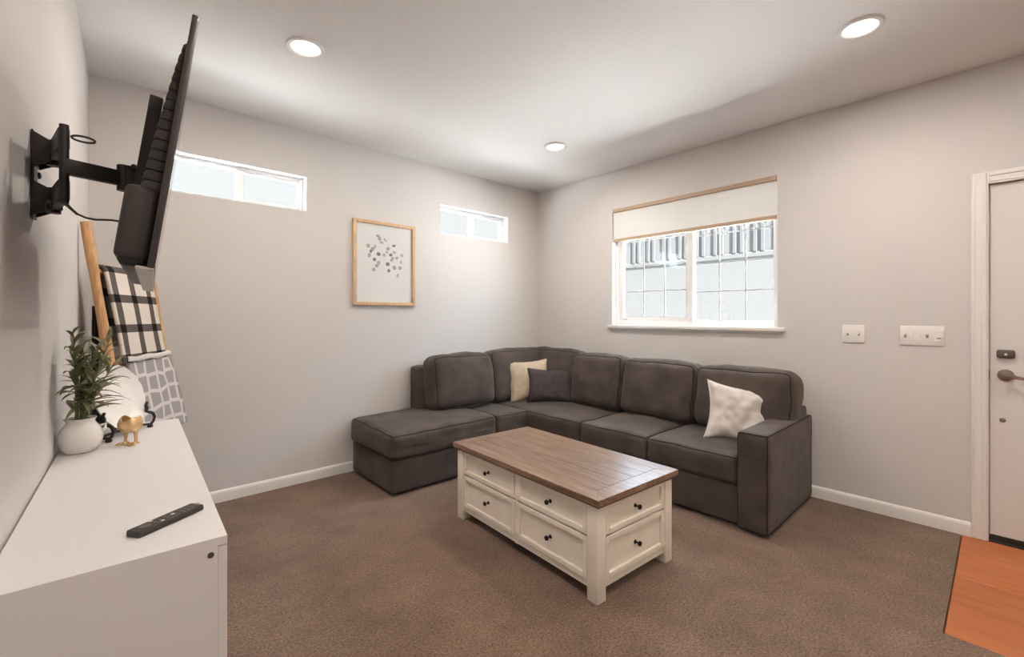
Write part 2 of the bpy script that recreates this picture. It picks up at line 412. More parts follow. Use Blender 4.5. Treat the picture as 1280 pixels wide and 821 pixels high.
# floor: carpet, with the laminate entry let into it
PX0, PY0 = -1.23, -3.505
b = MB(); b.box(-4.4, T, PY0, T, -0.1, 0.0); b.box(-4.4, PX0, YR - T, PY0, -0.1, 0.0)
struct(b.build('floor', CARPET, smooth=False, weld=True), 'brown mottled wall-to-wall carpet', 'floor')
ent = struct(MB().box(PX0, T, YR - T, PY0, -0.1, -0.016).build('floor_entry', SUBF, smooth=False), 'orange laminate floor by the white door', 'floor')
xs = [0.012, -0.314, -0.620, -0.950, PX0 + 0.002]
random.seed(4)
for i in range(4):
    y = PY0 - 0.003; first = [1.45, 0.62, 1.05, 0.8][i]
    while y > YR:
        y2 = max(YR, y - first); first = 1.35
        b = MB(); b.box(xs[i + 1] + 0.002, xs[i] - 0.002, y2 + 0.002, y - 0.002, -0.016, -0.001, 0.003, 1)
        b.build('plank', PLANKM, ent, smooth=False); y = y2

# baseboards (profiled)
def baseboard(name, p, q, inward, label):
    p = Vector((*p, 0)); q = Vector((*q, 0)); d = (q - p); ln = d.length; y = d.normalized(); x = Vector((*inward, 0)).normalized(); z = Vector((0, 0, 1))
    M = Matrix((x, y, z)).transposed().to_4x4(); M.translation = p
    prof = [(0, -0.005), (0.014, -0.005), (0.014, 0.060), (0.011, 0.070), (0.006, 0.078), (0.002, 0.082), (0, 0.082)]
    b = MB(); b.prism(prof, 0, ln, M); return struct(b.build(name, WHITE), label, 'baseboard')
baseboard('baseboard_back', (xl(0), 0), (0, 0), (0, -1), 'white baseboard along the wall with the framed print')
baseboard('baseboard_right', (0, 0), (0, -3.547), (-1, 0), 'white baseboard between the corner and the white door')
baseboard('baseboard_left', (xl(YR), YR), (xl(0), 0), (1, -0.041), 'white baseboard behind the white cabinet')

# door casing, door and hardware
tr = sempty('trim_1', (0, -4.07, 0), 'white moulded casing around the white entry door', 'trim')
def casing(name, y0, y1, z0, z1, vert):
    b = MB((0, -4.07, 0)); b.box(-0.012, 0, y0, y1, z0, z1, 0.002, 1)
    if vert: b.box(-0.018, -0.010, y0 + 0.008, y0 + 0.026, z0, z1, 0.003, 1); b.box(-0.016, -0.010, y1 - 0.018, y1 - 0.008, z0, z1, 0.003, 1)
    else: b.box(-0.018, -0.010, y0, y1, z1 - 0.026, z1 - 0.008, 0.003, 1); b.box(-0.016, -0.010, y0, y1, z0 + 0.008, z0 + 0.018, 0.003, 1)
    return b.build(name, WHITE, tr)
casing('casing_side', -3.617, -3.547, 0.0, 2.116, True); casing('casing_side', -4.596, -4.526, 0.0, 2.116, True)
casing('casing_head', -4.526, -3.617, 2.048, 2.116, False)
b = MB((0, -4.07, 0)); b.box(0.0, T, DOOR[1] - 0.014, DOOR[1], 0, 2.062); b.box(0.0, T, DOOR[0], DOOR[0] + 0.014, 0, 2.062); b.box(0.0, T, DOOR[0], DOOR[1], 2.048, 2.062)
b.box(0.060, 0.085, DOOR[1] - 0.03, DOOR[1] - 0.013, 0, 2.05); b.box(0.060, 0.085, DOOR[0] + 0.013, DOOR[0] + 0.03, 0, 2.05); b.box(0.060, 0.085, DOOR[0], DOOR[1], 2.03, 2.05)
b.build('jamb', WHITE, tr)
b = MB((0, -4.07, 0)); b.box(-0.002, 0.016, DOOR[1] - 0.017, DOOR[1] - 0.0135, 0.925, 0.985, 0.001, 1); b.build('strike_plate', BRONZE, tr)

dr = sempty('door_1', (0.02, -4.07, 0), 'white entry door with bronze keypad lock and lever handle', 'door')
DO = (0.02, -4.07, 0)
b = MB(DO); b.box(0.014, 0.058, DOOR[0] + 0.016, DOOR[1] - 0.018, 0.022, 2.044, 0.002, 1); b.build('door_slab', DOORW, dr)
b = MB(DO); b.box(0.006, 0.062, DOOR[0] + 0.016, DOOR[1] - 0.018, 0.006, 0.040, 0.002, 1); b.build('door_sweep', BLACKSW, dr)
b = MB(DO); b.box(-0.005, T, DOOR[0], DOOR[1], -0.004, 0.008, 0.002, 1); b.build('threshold', BLACKSW, dr)
hy = DOOR[1] - 0.018 - 0.062
RX = Matrix.Rotation(R(-90), 4, 'Y')        # lathe axis to -x
b = MB(DO); b.box(-0.008, 0.016, hy - 0.036, hy + 0.036, 1.052, 1.100, 0.011, 3); kp = b.build('keypad', KEYP, dr)
b = MB(DO); b.lathe([(0.006, 0), (0.006, 0.003)], 14, Matrix.Translation((-0.007, hy, 1.075)) @ RX); b.build('status_light', LEDW, kp)
b = MB(DO); b.lathe([(0.034, 0), (0.034, 0.004), (0.030, 0.010), (0.016, 0.013), (0.013, 0.045)], 24, Matrix.Translation((0.016, hy, 0.955)) @ RX); lv = b.build('lever_rosette', BRONZE, dr)
b = MB(DO); b.tube([(-0.034, hy + 0.016, 0.957), (-0.036, hy - 0.01, 0.957), (-0.036, hy - 0.04, 0.950), (-0.035, hy - 0.075, 0.945), (-0.034, hy - 0.105, 0.955), (-0.034, hy - 0.118, 0.958)], [0.011, 0.013, 0.010, 0.008, 0.007, 0.005], 10); b.build('lever', BRONZE, lv)
b = MB(DO); b.lathe([(0.013, 0), (0.013, 0.003), (0.008, 0.006)], 16, Matrix.Translation((0.016, hy + 0.012, 0.70)) @ RX); vw = b.build('lower_lock_rosette', BRONZE, dr)
b = MB(DO); b.lathe([(0.005, 0), (0.004, 0.003)], 12, Matrix.Translation((0.010, hy + 0.012, 0.70)) @ RX); b.build('lock_button', STEEL, vw)

# transom windows
def transom(name, Wn, label):
    x0, x1, z0, z1 = Wn; o = ((x0 + x1) / 2, T, z0); r = sempty(name, o, label, 'window')
    f = 0.022
    def fr(nm, *a, m=VINYL): MB(o).box(*a, 0.003, 1).build(nm, m, r)
    y0, y1 = 0.075, 0.13
    fr('frame_side', x0, x0 + f, y0, y1, z0, z1); fr('frame_side', x1 - f, x1, y0, y1, z0, z1)
    fr('frame_rail', x0 + f, x1 - f, y0, y1, z1 - f, z1); fr('frame_rail', x0 + f, x1 - f, y0, y1, z0, z0 + f)
    xm = (x0 + x1) / 2
    fr('meeting_stile', xm - 0.016, xm + 0.016, y0 + 0.008, y1 - 0.008, z0 + f, z1 - f)
    sd = MB(o); s0, s1 = xm + 0.016, x1 - f; g = 0.018; ya, yb = y0 + 0.012, y1 - 0.02
    sd.box(s0, s0 + g, ya, yb, z0 + f, z1 - f); sd.box(s1 - g, s1, ya, yb, z0 + f, z1 - f); sd.box(s0 + g, s1 - g, ya, yb, z1 - f - g, z1 - f); sd.box(s0 + g, s1 - g, ya, yb, z0 + f, z0 + f + g)
    sd.build('sliding_sash', VINYL, r)
    MB(o).box(x0 + f, xm - 0.016, 0.108, 0.112, z0 + f, z1 - f).build('pane', GLASS, r, smooth=False)
    MB(o).box(s0 + g, s1 - g, 0.096, 0.100, z0 + f + g, z1 - f - g).build('pane', GLASS, r, smooth=False)
    MB(o).box(x0, x1, 0.001, 0.075, z0 - 0.001, z0 + 0.004).build('sill', VINYL, r)
transom('window_1', W1, 'high white slot window beside the television')
transom('window_2', W2, 'high white slot window between the framed print and the corner')

# large slider window
y0, y1, z0, z1 = W3; o3 = (T, (y0 + y1) / 2, z0)
r3 = sempty('window_3', o3, 'large white sliding window with grid bars over the sofa', 'window')
def p3(nm, *a, m=VINYL, bev=0.003, par=r3): return MB(o3).box(*a, bev, 1).build(nm, m, par)
f = 0.04; xa, xb = 0.06, 0.13; ym = (y0 + y1) / 2 - 0.03
p3('frame_side', xa, xb, y0, y0 + f, z0, z1); p3('frame_side', xa, xb, y1 - f, y1, z0, z1)
p3('frame_rail', xa, xb, y0 + f, y1 - f, z0, z0 + f); p3('frame_rail', xa, xb, y0 + f, y1 - f, z1 - f, z1)
p3('meeting_stile', xa + 0.004, xb - 0.01, ym - 0.028, ym + 0.028, z0 + f, z1 - f)
for (a, c, xx, g) in ((y0 + f, ym - 0.028, 0.10, 0.0), (ym + 0.028, y1 - f, 0.088, 0.042)):
    s = MB(o3)
    if g:
        s.box(xx - 0.014, xx + 0.014, a, a + 0.012, z0 + f, z1 - f); s.box(xx - 0.014, xx + 0.014, c - g, c, z0 + f, z1 - f); s.box(xx - 0.014, xx + 0.014, a + 0.012, c - g, z0 + f, z0 + f + g); s.box(xx - 0.014, xx + 0.014, a + 0.012, c - g, z1 - f - g, z1 - f)
        s.build('sliding_sash', VINYL, r3); a2, c2, b2, t2 = a + 0.012, c - g, z0 + f + g, z1 - f - g
    else:
        s.box(xx - 0.014, xx + 0.014, a, a + 0.014, z0 + f, z1 - f); s.box(xx - 0.014, xx + 0.014, a + 0.014, c, z0 + f, z0 + f + 0.014); s.build('fixed_sash', VINYL, r3); a2, c2, b2, t2 = a + 0.014, c, z0 + f + 0.014, z1 - f
    pn = MB(o3).box(xx - 0.002, xx + 0.002, a2, c2, b2, t2).build('pane', GLASS, r3, smooth=False)
    for k in (1, 2): p3('muntin', xx + 0.004, xx + 0.010, a2 + (c2 - a2) * k / 3 - 0.0055, a2 + (c2 - a2) * k / 3 + 0.0055, b2, t2, bev=0.001, m=GRIDB)
    for k in (1, 2, 3):
        zz = b2 + 0.245 * k
        p3('muntin', xx + 0.005, xx + 0.009, a2, c2, zz - 0.0055, zz + 0.0055, bev=0.001, m=GRIDB)
MB(o3).box(0.068, 0.078, y1 - 0.13, y1 - 0.085, z0 + f + 0.012, z0 + f + 0.022, 0.002, 1).build('latch', STEEL, r3)
sl_ = MB(o3); sl_.box(-0.035, 0.06, y0 - 0.055, y1 + 0.035, z0 - 0.030, z0 + 0.002, 0.006, 2); sl_.box(-0.012, 0.0, y0 - 0.03, y1 + 0.015, z0 - 0.045, z0 - 0.028, 0.003, 1)
sl_.build('sill', WHITE, r3)
for (u0, u1, v0, v1) in ((y0 - 0.0005, y0 + 0.004, z0, z1), (y1 - 0.004, y1 + 0.0005, z0, z1)): MB(o3).box(0.002, 0.06, u0, u1, v0, v1).build('jamb_liner', VINYL, r3, smooth=False)

# cellular shade
sh = thing('window_shade', 'half-raised cream cellular shade with tan rails in the large window', 'window shade', (0.03, (y0 + y1) / 2, 2.03))
so = tuple(sh.location); ZB = 2.035
MB(so).box(-0.004, 0.05, y0 + 0.006, y1 - 0.006, z1 - 0.036, z1 - 0.001, 0.004, 2).build('head_rail', TANRAIL, sh)
MB(so).box(0.002, 0.044, y0 + 0.008, y1 - 0.008, ZB - 0.006, ZB + 0.024, 0.004, 2).build('bottom_rail', TANRAIL, sh)
npl = 15; zt = z1 - 0.036; zb = ZB + 0.024; hh = (zt - zb) / npl
poly = []
for k in range(npl + 1):
    poly.append((0.013, zb + k * hh))
    if k < npl: poly.append((0.0118, zb + (k + .5) * hh))
back = []
for k in range(npl, -1, -1):
    back.append((0.033, zb + k * hh))
    if k > 0: back.append((0.0342, zb + (k - .5) * hh))
for nm, pl in (('pleated_fabric', poly), ('pleated_lining', back)):
    b = MB(so)
    b.surf(lambda u, v, pl=pl: Vector((pl[round(u * (len(pl) - 1))][0], y0 + 0.012 + v * (y1 - y0 - 0.024), pl[round(u * (len(pl) - 1))][1])), len(pl) - 1, 1)
    b.build(nm, SHADE, sh, smooth=False)

# switch plates
def switch_plate(label, ya, yb, zc, spec):
    r = thing('light_switch_plate', label, 'light switch', (-0.001, (ya + yb) / 2, zc)); o = tuple(r.location)
    MB(o).box(-0.007, 0.0, ya, yb, zc - 0.06, zc + 0.06, 0.003, 2).build('cover_plate', SWITCH, r)
    n = len(spec); st = (yb - ya) / n
    for i, s in enumerate(spec):
        y = yb - (i + .5) * st
        if s == 't':
            MB(o).box(-0.0085, -0.0065, y - 0.006, y + 0.006, zc - 0.013, zc + 0.013, 0.001, 1).build('switch_slot', GROOVE, r)
            MB(o).bar((-0.006, y, zc), (-0.019, y, zc + 0.008), 0.008, 0.010, 0.002).build('toggle', SWITCH, r)
        else:
            MB(o).box(-0.010, -0.0065, y - 0.017, y + 0.017, zc - 0.034, zc + 0.034, 0.002, 1).build('rocker', SWITCH, r)
            MB(o).bar((-0.009, y, zc - 0.012), (-0.013, y, zc - 0.012), 0.018, 0.006, 0.001).build('dimmer_tab', GROOVE if i == 3 else SWITCH, r)
switch_plate('small white wall plate with two toggle switches, nearer the sofa', -3.051, -2.928, 1.172, 'tt')
switch_plate('wide white wall plate with four switches beside the door', -3.436, -3.230, 1.169, 'trtr')

# recessed lights
def can(x, y, label):
    r = thing('recessed_light', label, 'ceiling light', (x, y, H), group='recessed ceiling lights'); o = tuple(r.location)
    Tm = Matrix.Translation((x, y, H)) @ Matrix.Rotation(math.pi, 4, 'X')
    MB(o).lathe([(0.098, 0.0), (0.098, 0.004), (0.092, 0.010), (0.078, 0.011), (0.072, 0.007), (0.072, 0.0)], 40, Tm).build('trim_ring', WHITE, r)
    ld = bpy.data.lights.new('recessed_lamp', 'AREA'); ld.shape = 'DISK'; ld.size = 0.12; ld.energy = LAMP; ld.color = LAMP_COL; ld.spread = R(180)
    lo = bpy.data.objects.new('lamp', ld); C.objects.link(lo); lo.parent = r; lo.location = (0, 0, -0.0195)
    MB(o).lathe([(0.072, 0.004), (0.066, 0.009), (0.05, 0.014), (0.028, 0.017), (0.004, 0.018)], 32, Tm).build('lens', LENS, r)
can(-2.95, -1.136, 'round recessed ceiling light nearest the television')
can(-0.951, -3.188, 'round recessed ceiling light on the right, near the door')
can(-0.91, -1.10, 'small-looking recessed ceiling light near the far corner above the sofa')
can(-2.95, -3.19, 'added unseen recessed ceiling light almost overhead of the camera')  # unseen, added on the lamp grid to light the near side
can(-2.95, -5.2, 'added unseen recessed ceiling light behind the camera, over the left side')  # unseen, this and the next added to brighten the near side
can(-0.951, -5.2, 'added unseen recessed ceiling light behind the camera, by the door side')

# ------------------------------------------------------------------ outside
struct(MB().box(-30, 30, -30, 30, -0.45, -0.35).build('ground_outside', GRAVEL, smooth=False), 'pale concrete ground outside the windows', 'ground')
b = MB(); b.box(T, 0.92, YR - 0.7, 0.75, 2.86, 3.0); b.box(-4.9, T, T, 0.75, 2.86, 3.0); struct(b.build('light_block_eave', WHITE, smooth=False), 'unseen white overhang added outside to block high sky light', 'eave')  # unseen overhang added to keep high sky light off the windows
struct(MB().box(T + 0.01, 2.0, -9, 6, -0.35, -0.32).build('bounce_cut_strip', mat('dark_strip_ground', (0.22, 0.21, 0.20), 0.95, var=0.2, vscale=6), smooth=False), 'unseen dark ground strip added below the large window to cut bounce light', 'ground')  # unseen dark strip added to weaken ground bounce onto the corner ceiling
nh = thing('neighbour_house', 'pale house, dimmed in colour, with a row of paired posts seen through the large window', 'building', (6.3, 1.0, -0.35)); no = tuple(nh.location)
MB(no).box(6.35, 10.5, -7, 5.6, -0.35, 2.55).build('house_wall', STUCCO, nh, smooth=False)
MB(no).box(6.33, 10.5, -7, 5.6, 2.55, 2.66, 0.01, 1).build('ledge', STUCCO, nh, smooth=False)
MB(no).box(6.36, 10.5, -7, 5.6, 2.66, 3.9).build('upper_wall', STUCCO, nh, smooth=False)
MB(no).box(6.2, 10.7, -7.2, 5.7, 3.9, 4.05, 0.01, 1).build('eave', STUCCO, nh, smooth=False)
for k in range(-6, 12):
    yc = -3.667 + 4.245 + 0.415 * (k - 2)
    for s in (-0.075, 0.075):
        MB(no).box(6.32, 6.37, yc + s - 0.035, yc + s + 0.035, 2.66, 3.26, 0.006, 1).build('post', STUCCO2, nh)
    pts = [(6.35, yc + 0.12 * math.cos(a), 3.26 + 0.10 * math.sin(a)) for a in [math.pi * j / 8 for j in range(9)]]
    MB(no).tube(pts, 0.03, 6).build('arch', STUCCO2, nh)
bh = thing('added_back_house', 'tall darkened house added to dim the view through the high slot windows', 'building', (-2.0, 6.5, -0.35)); bo = tuple(bh.location)  # added outside to hide the bright sky behind the slot windows
MB(bo).box(-14, 9, 6.5, 12, -0.35, 6.4).build('house_wall', DIMW, bh, smooth=False)
MB(bo).box(-14.3, 9.3, 6.3, 12.2, 6.4, 6.6, 0.01, 1).build('eave', DIMW, bh, smooth=False)
sb = thing('shrub', 'grey-green shrub outside the right side of the large window', 'shrub', (2.3, -2.25, -0.35)); so_ = tuple(sb.location)
random.seed(9)
b = MB(so_)
for i in range(500):
    a = random.random() * 6.283; zz = random.random(); rr = 0.42 * math.sqrt(random.random()) * (1 - 0.5 * zz)
    p = Vector((2.3 + rr * math.cos(a), -2.25 + rr * math.sin(a), -0.1 + 1.65 * zz))
    d = Vector((random.uniform(-1, 1), random.uniform(-1, 1), random.uniform(-.2, 1))).normalized(); s = d.orthogonal().normalized()
    q = [b.bm.verts.new(p - b.off + v) for v in (Vector((0, 0, 0)), d * 0.045 + s * 0.02, d * 0.10, d * 0.045 - s * 0.02)]
    b.bm.faces.new(q)
fo = b.build('foliage', SHRUBM, sb, smooth=False); fo['kind'] = 'stuff'
for k in range(4):
    b = MB(so_); b.tube([(2.3, -2.25, -0.33), (2.3 + 0.1 * math.cos(k * 1.6), -2.25 + 0.1 * math.sin(k * 1.6), 0.5), (2.3 + 0.2 * math.cos(k * 1.6), -2.25 + 0.2 * math.sin(k * 1.6), 1.2)], [0.02, 0.014, 0.006], 6); b.build('stem', STEM, sb)

# ------------------------------------------------------------------ sectional sofa
SO = (-1.0, -0.6, 0.0)
sofa = thing('sectional_sofa', 'charcoal fabric L-shaped sectional sofa with chaise in the corner', 'sofa', SO)
XF, YF = -0.92, -0.775           # front faces of the long run and of the chaise run
def soft(name, x0, x1, y0, y1, z0, z1, r=0.03, puff=(0, 0, 0), wr=0.0, seed=0, M=None, mat_=SOFA, n=14, sag=None, pipes=(), pr=0.005):
    hx, hy, hz = (x1 - x0) / 2, (y1 - y0) / 2, (z1 - z0) / 2; c = Vector(((x0 + x1) / 2, (y0 + y1) / 2, (z0 + z1) / 2))
    fn = rbox(hx, hy, hz, r, n, puff, wr, seed, sag)
    Mt = Matrix.Translation(c) @ (M if M is not None else Matrix())
    b = MB(SO); cushion(b, fn, n, Mt); o = b.build(name, mat_, sofa, angle=80)
    for (ax, s) in pipes:
        b = MB(SO); b.tube(edge_loop(fn, ax, s, 16), pr, 6, False, Mt); b.build('piping', PIPING, o, angle=80)
    return o
# bases
soft('base', -0.90, -0.06, -2.60, -0.80, 0.018, 0.262, 0.012, n=8)
soft('chaise_base', -2.24, -1.285, YF + 0.015, -0.05, 0.018, 0.265, 0.02, n=8)
soft('corner_base', -1.285, -0.06, YF + 0.02, -0.05, 0.018, 0.262, 0.012, n=8)
for (x, y) in ((-2.15, -0.66), (-2.15, -0.14), (-0.82, -2.50), (-0.15, -2.68), (-1.0, -0.66), (-0.82, -1.4)):
    MB(SO).box(x - 0.035, x + 0.035, y - 0.035, y + 0.035, 0.0, 0.04, 0.004, 1).build('foot', SOFABASE, sofa)
# seat cushions
def chsag(q):
    q.z -= 0.012 * max(0, -q.y / 0.36) * (1 if q.z > 0 else 0); return q
soft('chaise_cushion', -2.26, -1.285, YF - 0.012, -0.045, 0.262, 0.462, 0.05, (0.012, 0.004, 0.020), 0.007, 1.3, pipes=((2, 1), (2, -1)), n=20, sag=chsag)
soft('corner_cushion', -1.287, XF + 0.0, YF - 0.004, -0.06, 0.262, 0.442, 0.03, (0, 0.0, 0.012), 0.005, 2.7, pipes=((2, 1),), n=16)
for (ya, yb, sd) in ((-1.373, -0.06, 3.1), (-1.973, -1.373, 4.6), (-2.592, -1.973, 6.9)):
    soft('seat_cushion', XF - 0.005, -0.10, ya + 0.002, yb - 0.002, 0.262, 0.438, 0.035, (0.010, 0.0, 0.030), 0.006, sd, pipes=((2, 1),), n=18)
# arm
soft('arm', -0.945, -0.06, -2.765, -2.592, 0.018, 0.600, 0.022, (0.006, 0.004, 0.004), 0.002, 8.1, pipes=((1, -1), (0, -1)), n=14, pr=0.004)
# back frames
soft('back_frame', -0.20, -0.03, -2.73, -0.03, 0.25, 0.66, 0.03, (0, 0, 0), 0.002, 1, n=12)
soft('back_frame', -1.70, -0.05, -0.21, -0.03, 0.25, 0.845, 0.03, (0, 0, 0), 0.002, 2, n=12)
# back cushions along the right wall (lean back on the y axis)
def leanx(a): return Matrix.Rotation(R(a), 4, 'Y')
def leany(a): return Matrix.Rotation(R(-a), 4, 'X')
for (ya, yb, sd, zt) in ((-1.415, -0.84, 11, 0.925), (-2.075, -1.405, 12, 0.915), (-2.745, -2.065, 13, 0.905)):
    soft('back_cushion', -0.42, -0.17, ya, yb, 0.442, zt, 0.075, (0.035, 0.008, 0.022), 0.010, sd, leanx(9), n=22, pipes=((0, -1), (0, 1)))
soft('corner_back_cushion', -0.36, -0.13, -0.87, -0.16, 0.44, 0.945, 0.07, (0.03, 0.0, 0.022), 0.012, 15, leanx(9), n=22, pipes=((0, -1),))
soft('corner_back_cushion', -0.97, -0.16, -0.36, -0.13, 0.44, 0.945, 0.07, (0.0, 0.03, 0.022), 0.012, 16, leany(9), n=22, pipes=((1, -1),))
soft('back_cushion', -1.665, -0.985, -0.42, -0.17, 0.452, 0.935, 0.085, (0.008, 0.035, 0.022), 0.012, 18, leany(9), n=22, pipes=((1, -1), (1, 1)))

# ------------------------------------------------------------------ throw pillows
def throw_pillow(label, loc, rot, wd, ht, th, material, seed, edge=None, folds=0.006, pinch=0.11):
    M = Matrix.Translation(loc) @ rot
    b = MB(loc)
    def half(s):
        def fn(u, v):
            u = 2 * u - 1; v = 2 * v - 1
            x = wd / 2 * u * (1 - pinch * (1 - v * v)); z = ht / 2 * v * (1 - pinch * (1 - u * u))
            t = th / 2 * (max(0, (1 - u ** 4)) * max(0, (1 - v ** 4))) ** 0.62
            e = (1 - u ** 8) * (1 - v ** 8)
            k = noise.noise(Vector((x * 9 + seed, z * 9, seed))) * folds * 2 + noise.noise(Vector((x * 22 + seed, z * 22, seed * 2))) * folds
            r_ = math.hypot(u, v); an = math.atan2(v, u)
            k += math.sin(an * 9 + seed) * folds * 0.9 * max(0, r_ - 0.55)
            return Vector((x, s * (t + k * e), z))
        return fn
    b.surf(half(-1), 26, 26, rot.to_4x4() if False else Matrix.Translation(loc) @ rot)
    b.surf(half(1), 26, 26, Matrix.Translation(loc) @ rot)
    bmesh.ops.remove_doubles(b.bm, verts=b.bm.verts, dist=1e-4); bmesh.ops.recalc_face_normals(b.bm, faces=b.bm.faces)
    r = thing('throw_pillow', label, 'pillow', loc)
    b.build('pillow_cover', material, r, angle=180)
    rim = []
    for k in range(4):
        for i in range(20):
            t = -1 + 2 * i / 20; u, v = ((t, -1), (1, t), (-t, 1), (-1, -t))[k]
            rim.append(Vector((wd / 2 * u * (1 - pinch * (1 - v * v)), 0, ht / 2 * v * (1 - pinch * (1 - u * u)))))
    rim.append(rim[0])
    b = MB(loc); b.tube(rim, 0.004, 6, False, Matrix.Translation(loc) @ rot); b.build('seam', edge or material, r, angle=180)
    return r
def prot(face, lean, roll):
    """face: heading of the front in degrees about z (0 faces -y); lean back; roll in its own plane."""
    return Matrix.Rotation(R(face), 4, 'Z') @ Matrix.Rotation(R(-lean), 4, 'X') @ Matrix.Rotation(R(roll), 4, 'Y')
throw_pillow('beige linen throw pillow at the sofa corner, half behind the slate one', (-0.605, -0.475, 0.65), prot(-28, 16, -3), 0.43, 0.41, 0.12, BEIGE, 2.1)
throw_pillow('slate grey throw pillow in front of the beige one at the sofa corner', (-0.515, -0.69, 0.612), prot(-40, 22, 2), 0.47, 0.34, 0.13, GREYPIL, 5.2)
throw_pillow('crumpled ivory plush pillow leaning against the sofa arm', (-0.515, -2.435, 0.615), prot(-52, 22, 9), 0.42, 0.42, 0.14, IVORY, 7.7, folds=0.018, pinch=0.16)

# ------------------------------------------------------------------ coffee table
ct = thing('coffee_table', 'cream coffee table with brown plank top and black-knobbed drawers', 'coffee table', (-1.801, -1.896, 0), R(-3.2))
LX, LY, HT = 0.605, 1.155, 0.48; hx, hy_ = LX / 2, LY / 2; lg = 0.062
TX, TY = 0.645, 1.205; bd = 0.085; zt0, zt1 = HT - 0.028, HT
for sx in (-1, 1):
    for sy in (-1, 1):
        MB().box(min(sx * hx, sx * (hx - lg)), max(sx * hx, sx * (hx - lg)), min(sy * hy_, sy * (hy_ - lg)), max(sy * hy_, sy * (hy_ - lg)), 0, zt0, 0.004, 2).build('leg', CREAM, ct)
MB().box(-hx + 0.03, hx - 0.03, -hy_ + 0.03, hy_ - 0.03, 0.075, zt0).build('carcass', GROOVE, ct, smooth=False)
# top: mitred border and inner planks
def poly_slab(name, pts, material):
    b = MB(); bm_ = b.bm
    A = [bm_.verts.new((x, y, zt0)) for x, y in pts]; B = [bm_.verts.new((x, y, zt1)) for x, y in pts]; n = len(pts)
    for i in range(n): bm_.faces.new((A[i], A[(i + 1) % n], B[(i + 1) % n], B[i]))
    bm_.faces.new(list(reversed(A))); bm_.faces.new(B); bmesh.ops.recalc_face_normals(bm_, faces=bm_.faces)
    bmesh.ops.bevel(bm_, geom=list(bm_.edges), offset=0.0014, segments=1, affect='EDGES')
    return b.build(name, material, ct)
tx, ty = TX / 2, TY / 2; g = 0.0004
poly_slab('top_border', [(-tx, -ty), (tx, -ty), (tx - bd, -ty + bd), (-tx + bd, -ty + bd)], TOPWOOD)
poly_slab('top_border', [(-tx, ty), (-tx + bd, ty - bd), (tx - bd, ty - bd), (tx, ty)], TOPWOOD)
poly_slab('top_border', [(-tx, -ty), (-tx + bd, -ty + bd), (-tx + bd, ty - bd), (-tx, ty)], TOPWOOD)
poly_slab('top_border', [(tx, -ty), (tx, ty), (tx - bd, ty - bd), (tx - bd, -ty + bd)], TOPWOOD)
npk = 5; wpk = (TX - 2 * bd) / npk
for i in range(npk):
    x0_ = -tx + bd + i * wpk
    poly_slab('plank', [(x0_ + g, -ty + bd + g), (x0_ + wpk - g, -ty + bd + g), (x0_ + wpk - g, ty - bd - g), (x0_ + g, ty - bd - g)], TOPWOOD)
MB().box(-tx + 0.006, tx - 0.006, -ty + 0.006, ty - 0.006, zt0 - 0.012, zt0 + 0.002, 0.004, 2).build('top_moulding', TOPEDGE, ct)
# drawers
def drawer(side, a0, a1, z0_, z1_, face):
    """face: matrix taking (along, out, up) to the table."""
    b = MB(); e = 0.026
    for (p0, p1, q0, q1) in ((a0, a0 + e, z0_, z1_), (a1 - e, a1, z0_, z1_), (a0 + e, a1 - e, z1_ - e, z1_), (a0 + e, a1 - e, z0_, z0_ + e)):
        b.box(p0, p1, -0.02, 0.004, q0, q1, 0.0025, 1, face)
    d = b.build('drawer', CREAM, ct)
    MB().box(a0 + e - 0.002, a1 - e + 0.002, -0.02, -0.0085, z0_ + e - 0.002, z1_ - e + 0.002, 0, 1, face).build('panel', CREAM, d, smooth=False)
    am, zm = (a0 + a1) / 2, (z0_ + z1_) / 2
    k = MB(); k.lathe([(0.010, 0.0), (0.010, 0.003), (0.0045, 0.006), (0.0045, 0.018), (0.010, 0.022), (0.013, 0.027), (0.011, 0.033), (0.004, 0.036)], 18, face @ Matrix.Translation((am, -0.009, zm)) @ Matrix.Rotation(R(-90), 4, 'X'))
    k.build('knob', KNOBM, d)
def face_m(origin, along, out):
    M = Matrix((Vector(along), Vector(out), Vector((0, 0, 1)))).transposed().to_4x4(); M.translation = origin; return M
for s in (-1, 1):
    F = face_m((s * (hx - 0.008), 0, 0), (0, 1, 0), (s, 0, 0))
    MB().box(-0.011, 0.011, -0.03, -0.002, 0.05, zt0, 0.002, 1, F).build('stile', CREAM, ct)
    MB().box(-hy_ + lg, hy_ - lg, -0.03, -0.004, 0.052, 0.084, 0.002, 1, F).build('bottom_rail', CREAM, ct)
    for (a0, a1) in ((-hy_ + lg + 0.004, -0.013), (0.013, hy_ - lg - 0.004)):
        drawer(s, a0, a1, 0.292, zt0 - 0.016, F); drawer(s, a0, a1, 0.088, 0.284, F)
    F = face_m((0, s * (hy_ - 0.008), 0), (1, 0, 0), (0, s, 0))
    MB().box(-hx + lg, hx - lg, -0.03, -0.004, 0.052, 0.084, 0.002, 1, F).build('bottom_rail', CREAM, ct)
    drawer(s, -hx + lg + 0.004, hx - lg - 0.004, 0.292, zt0 - 0.016, F); drawer(s, -hx + lg + 0.004, hx - lg - 0.004, 0.088, 0.284, F)

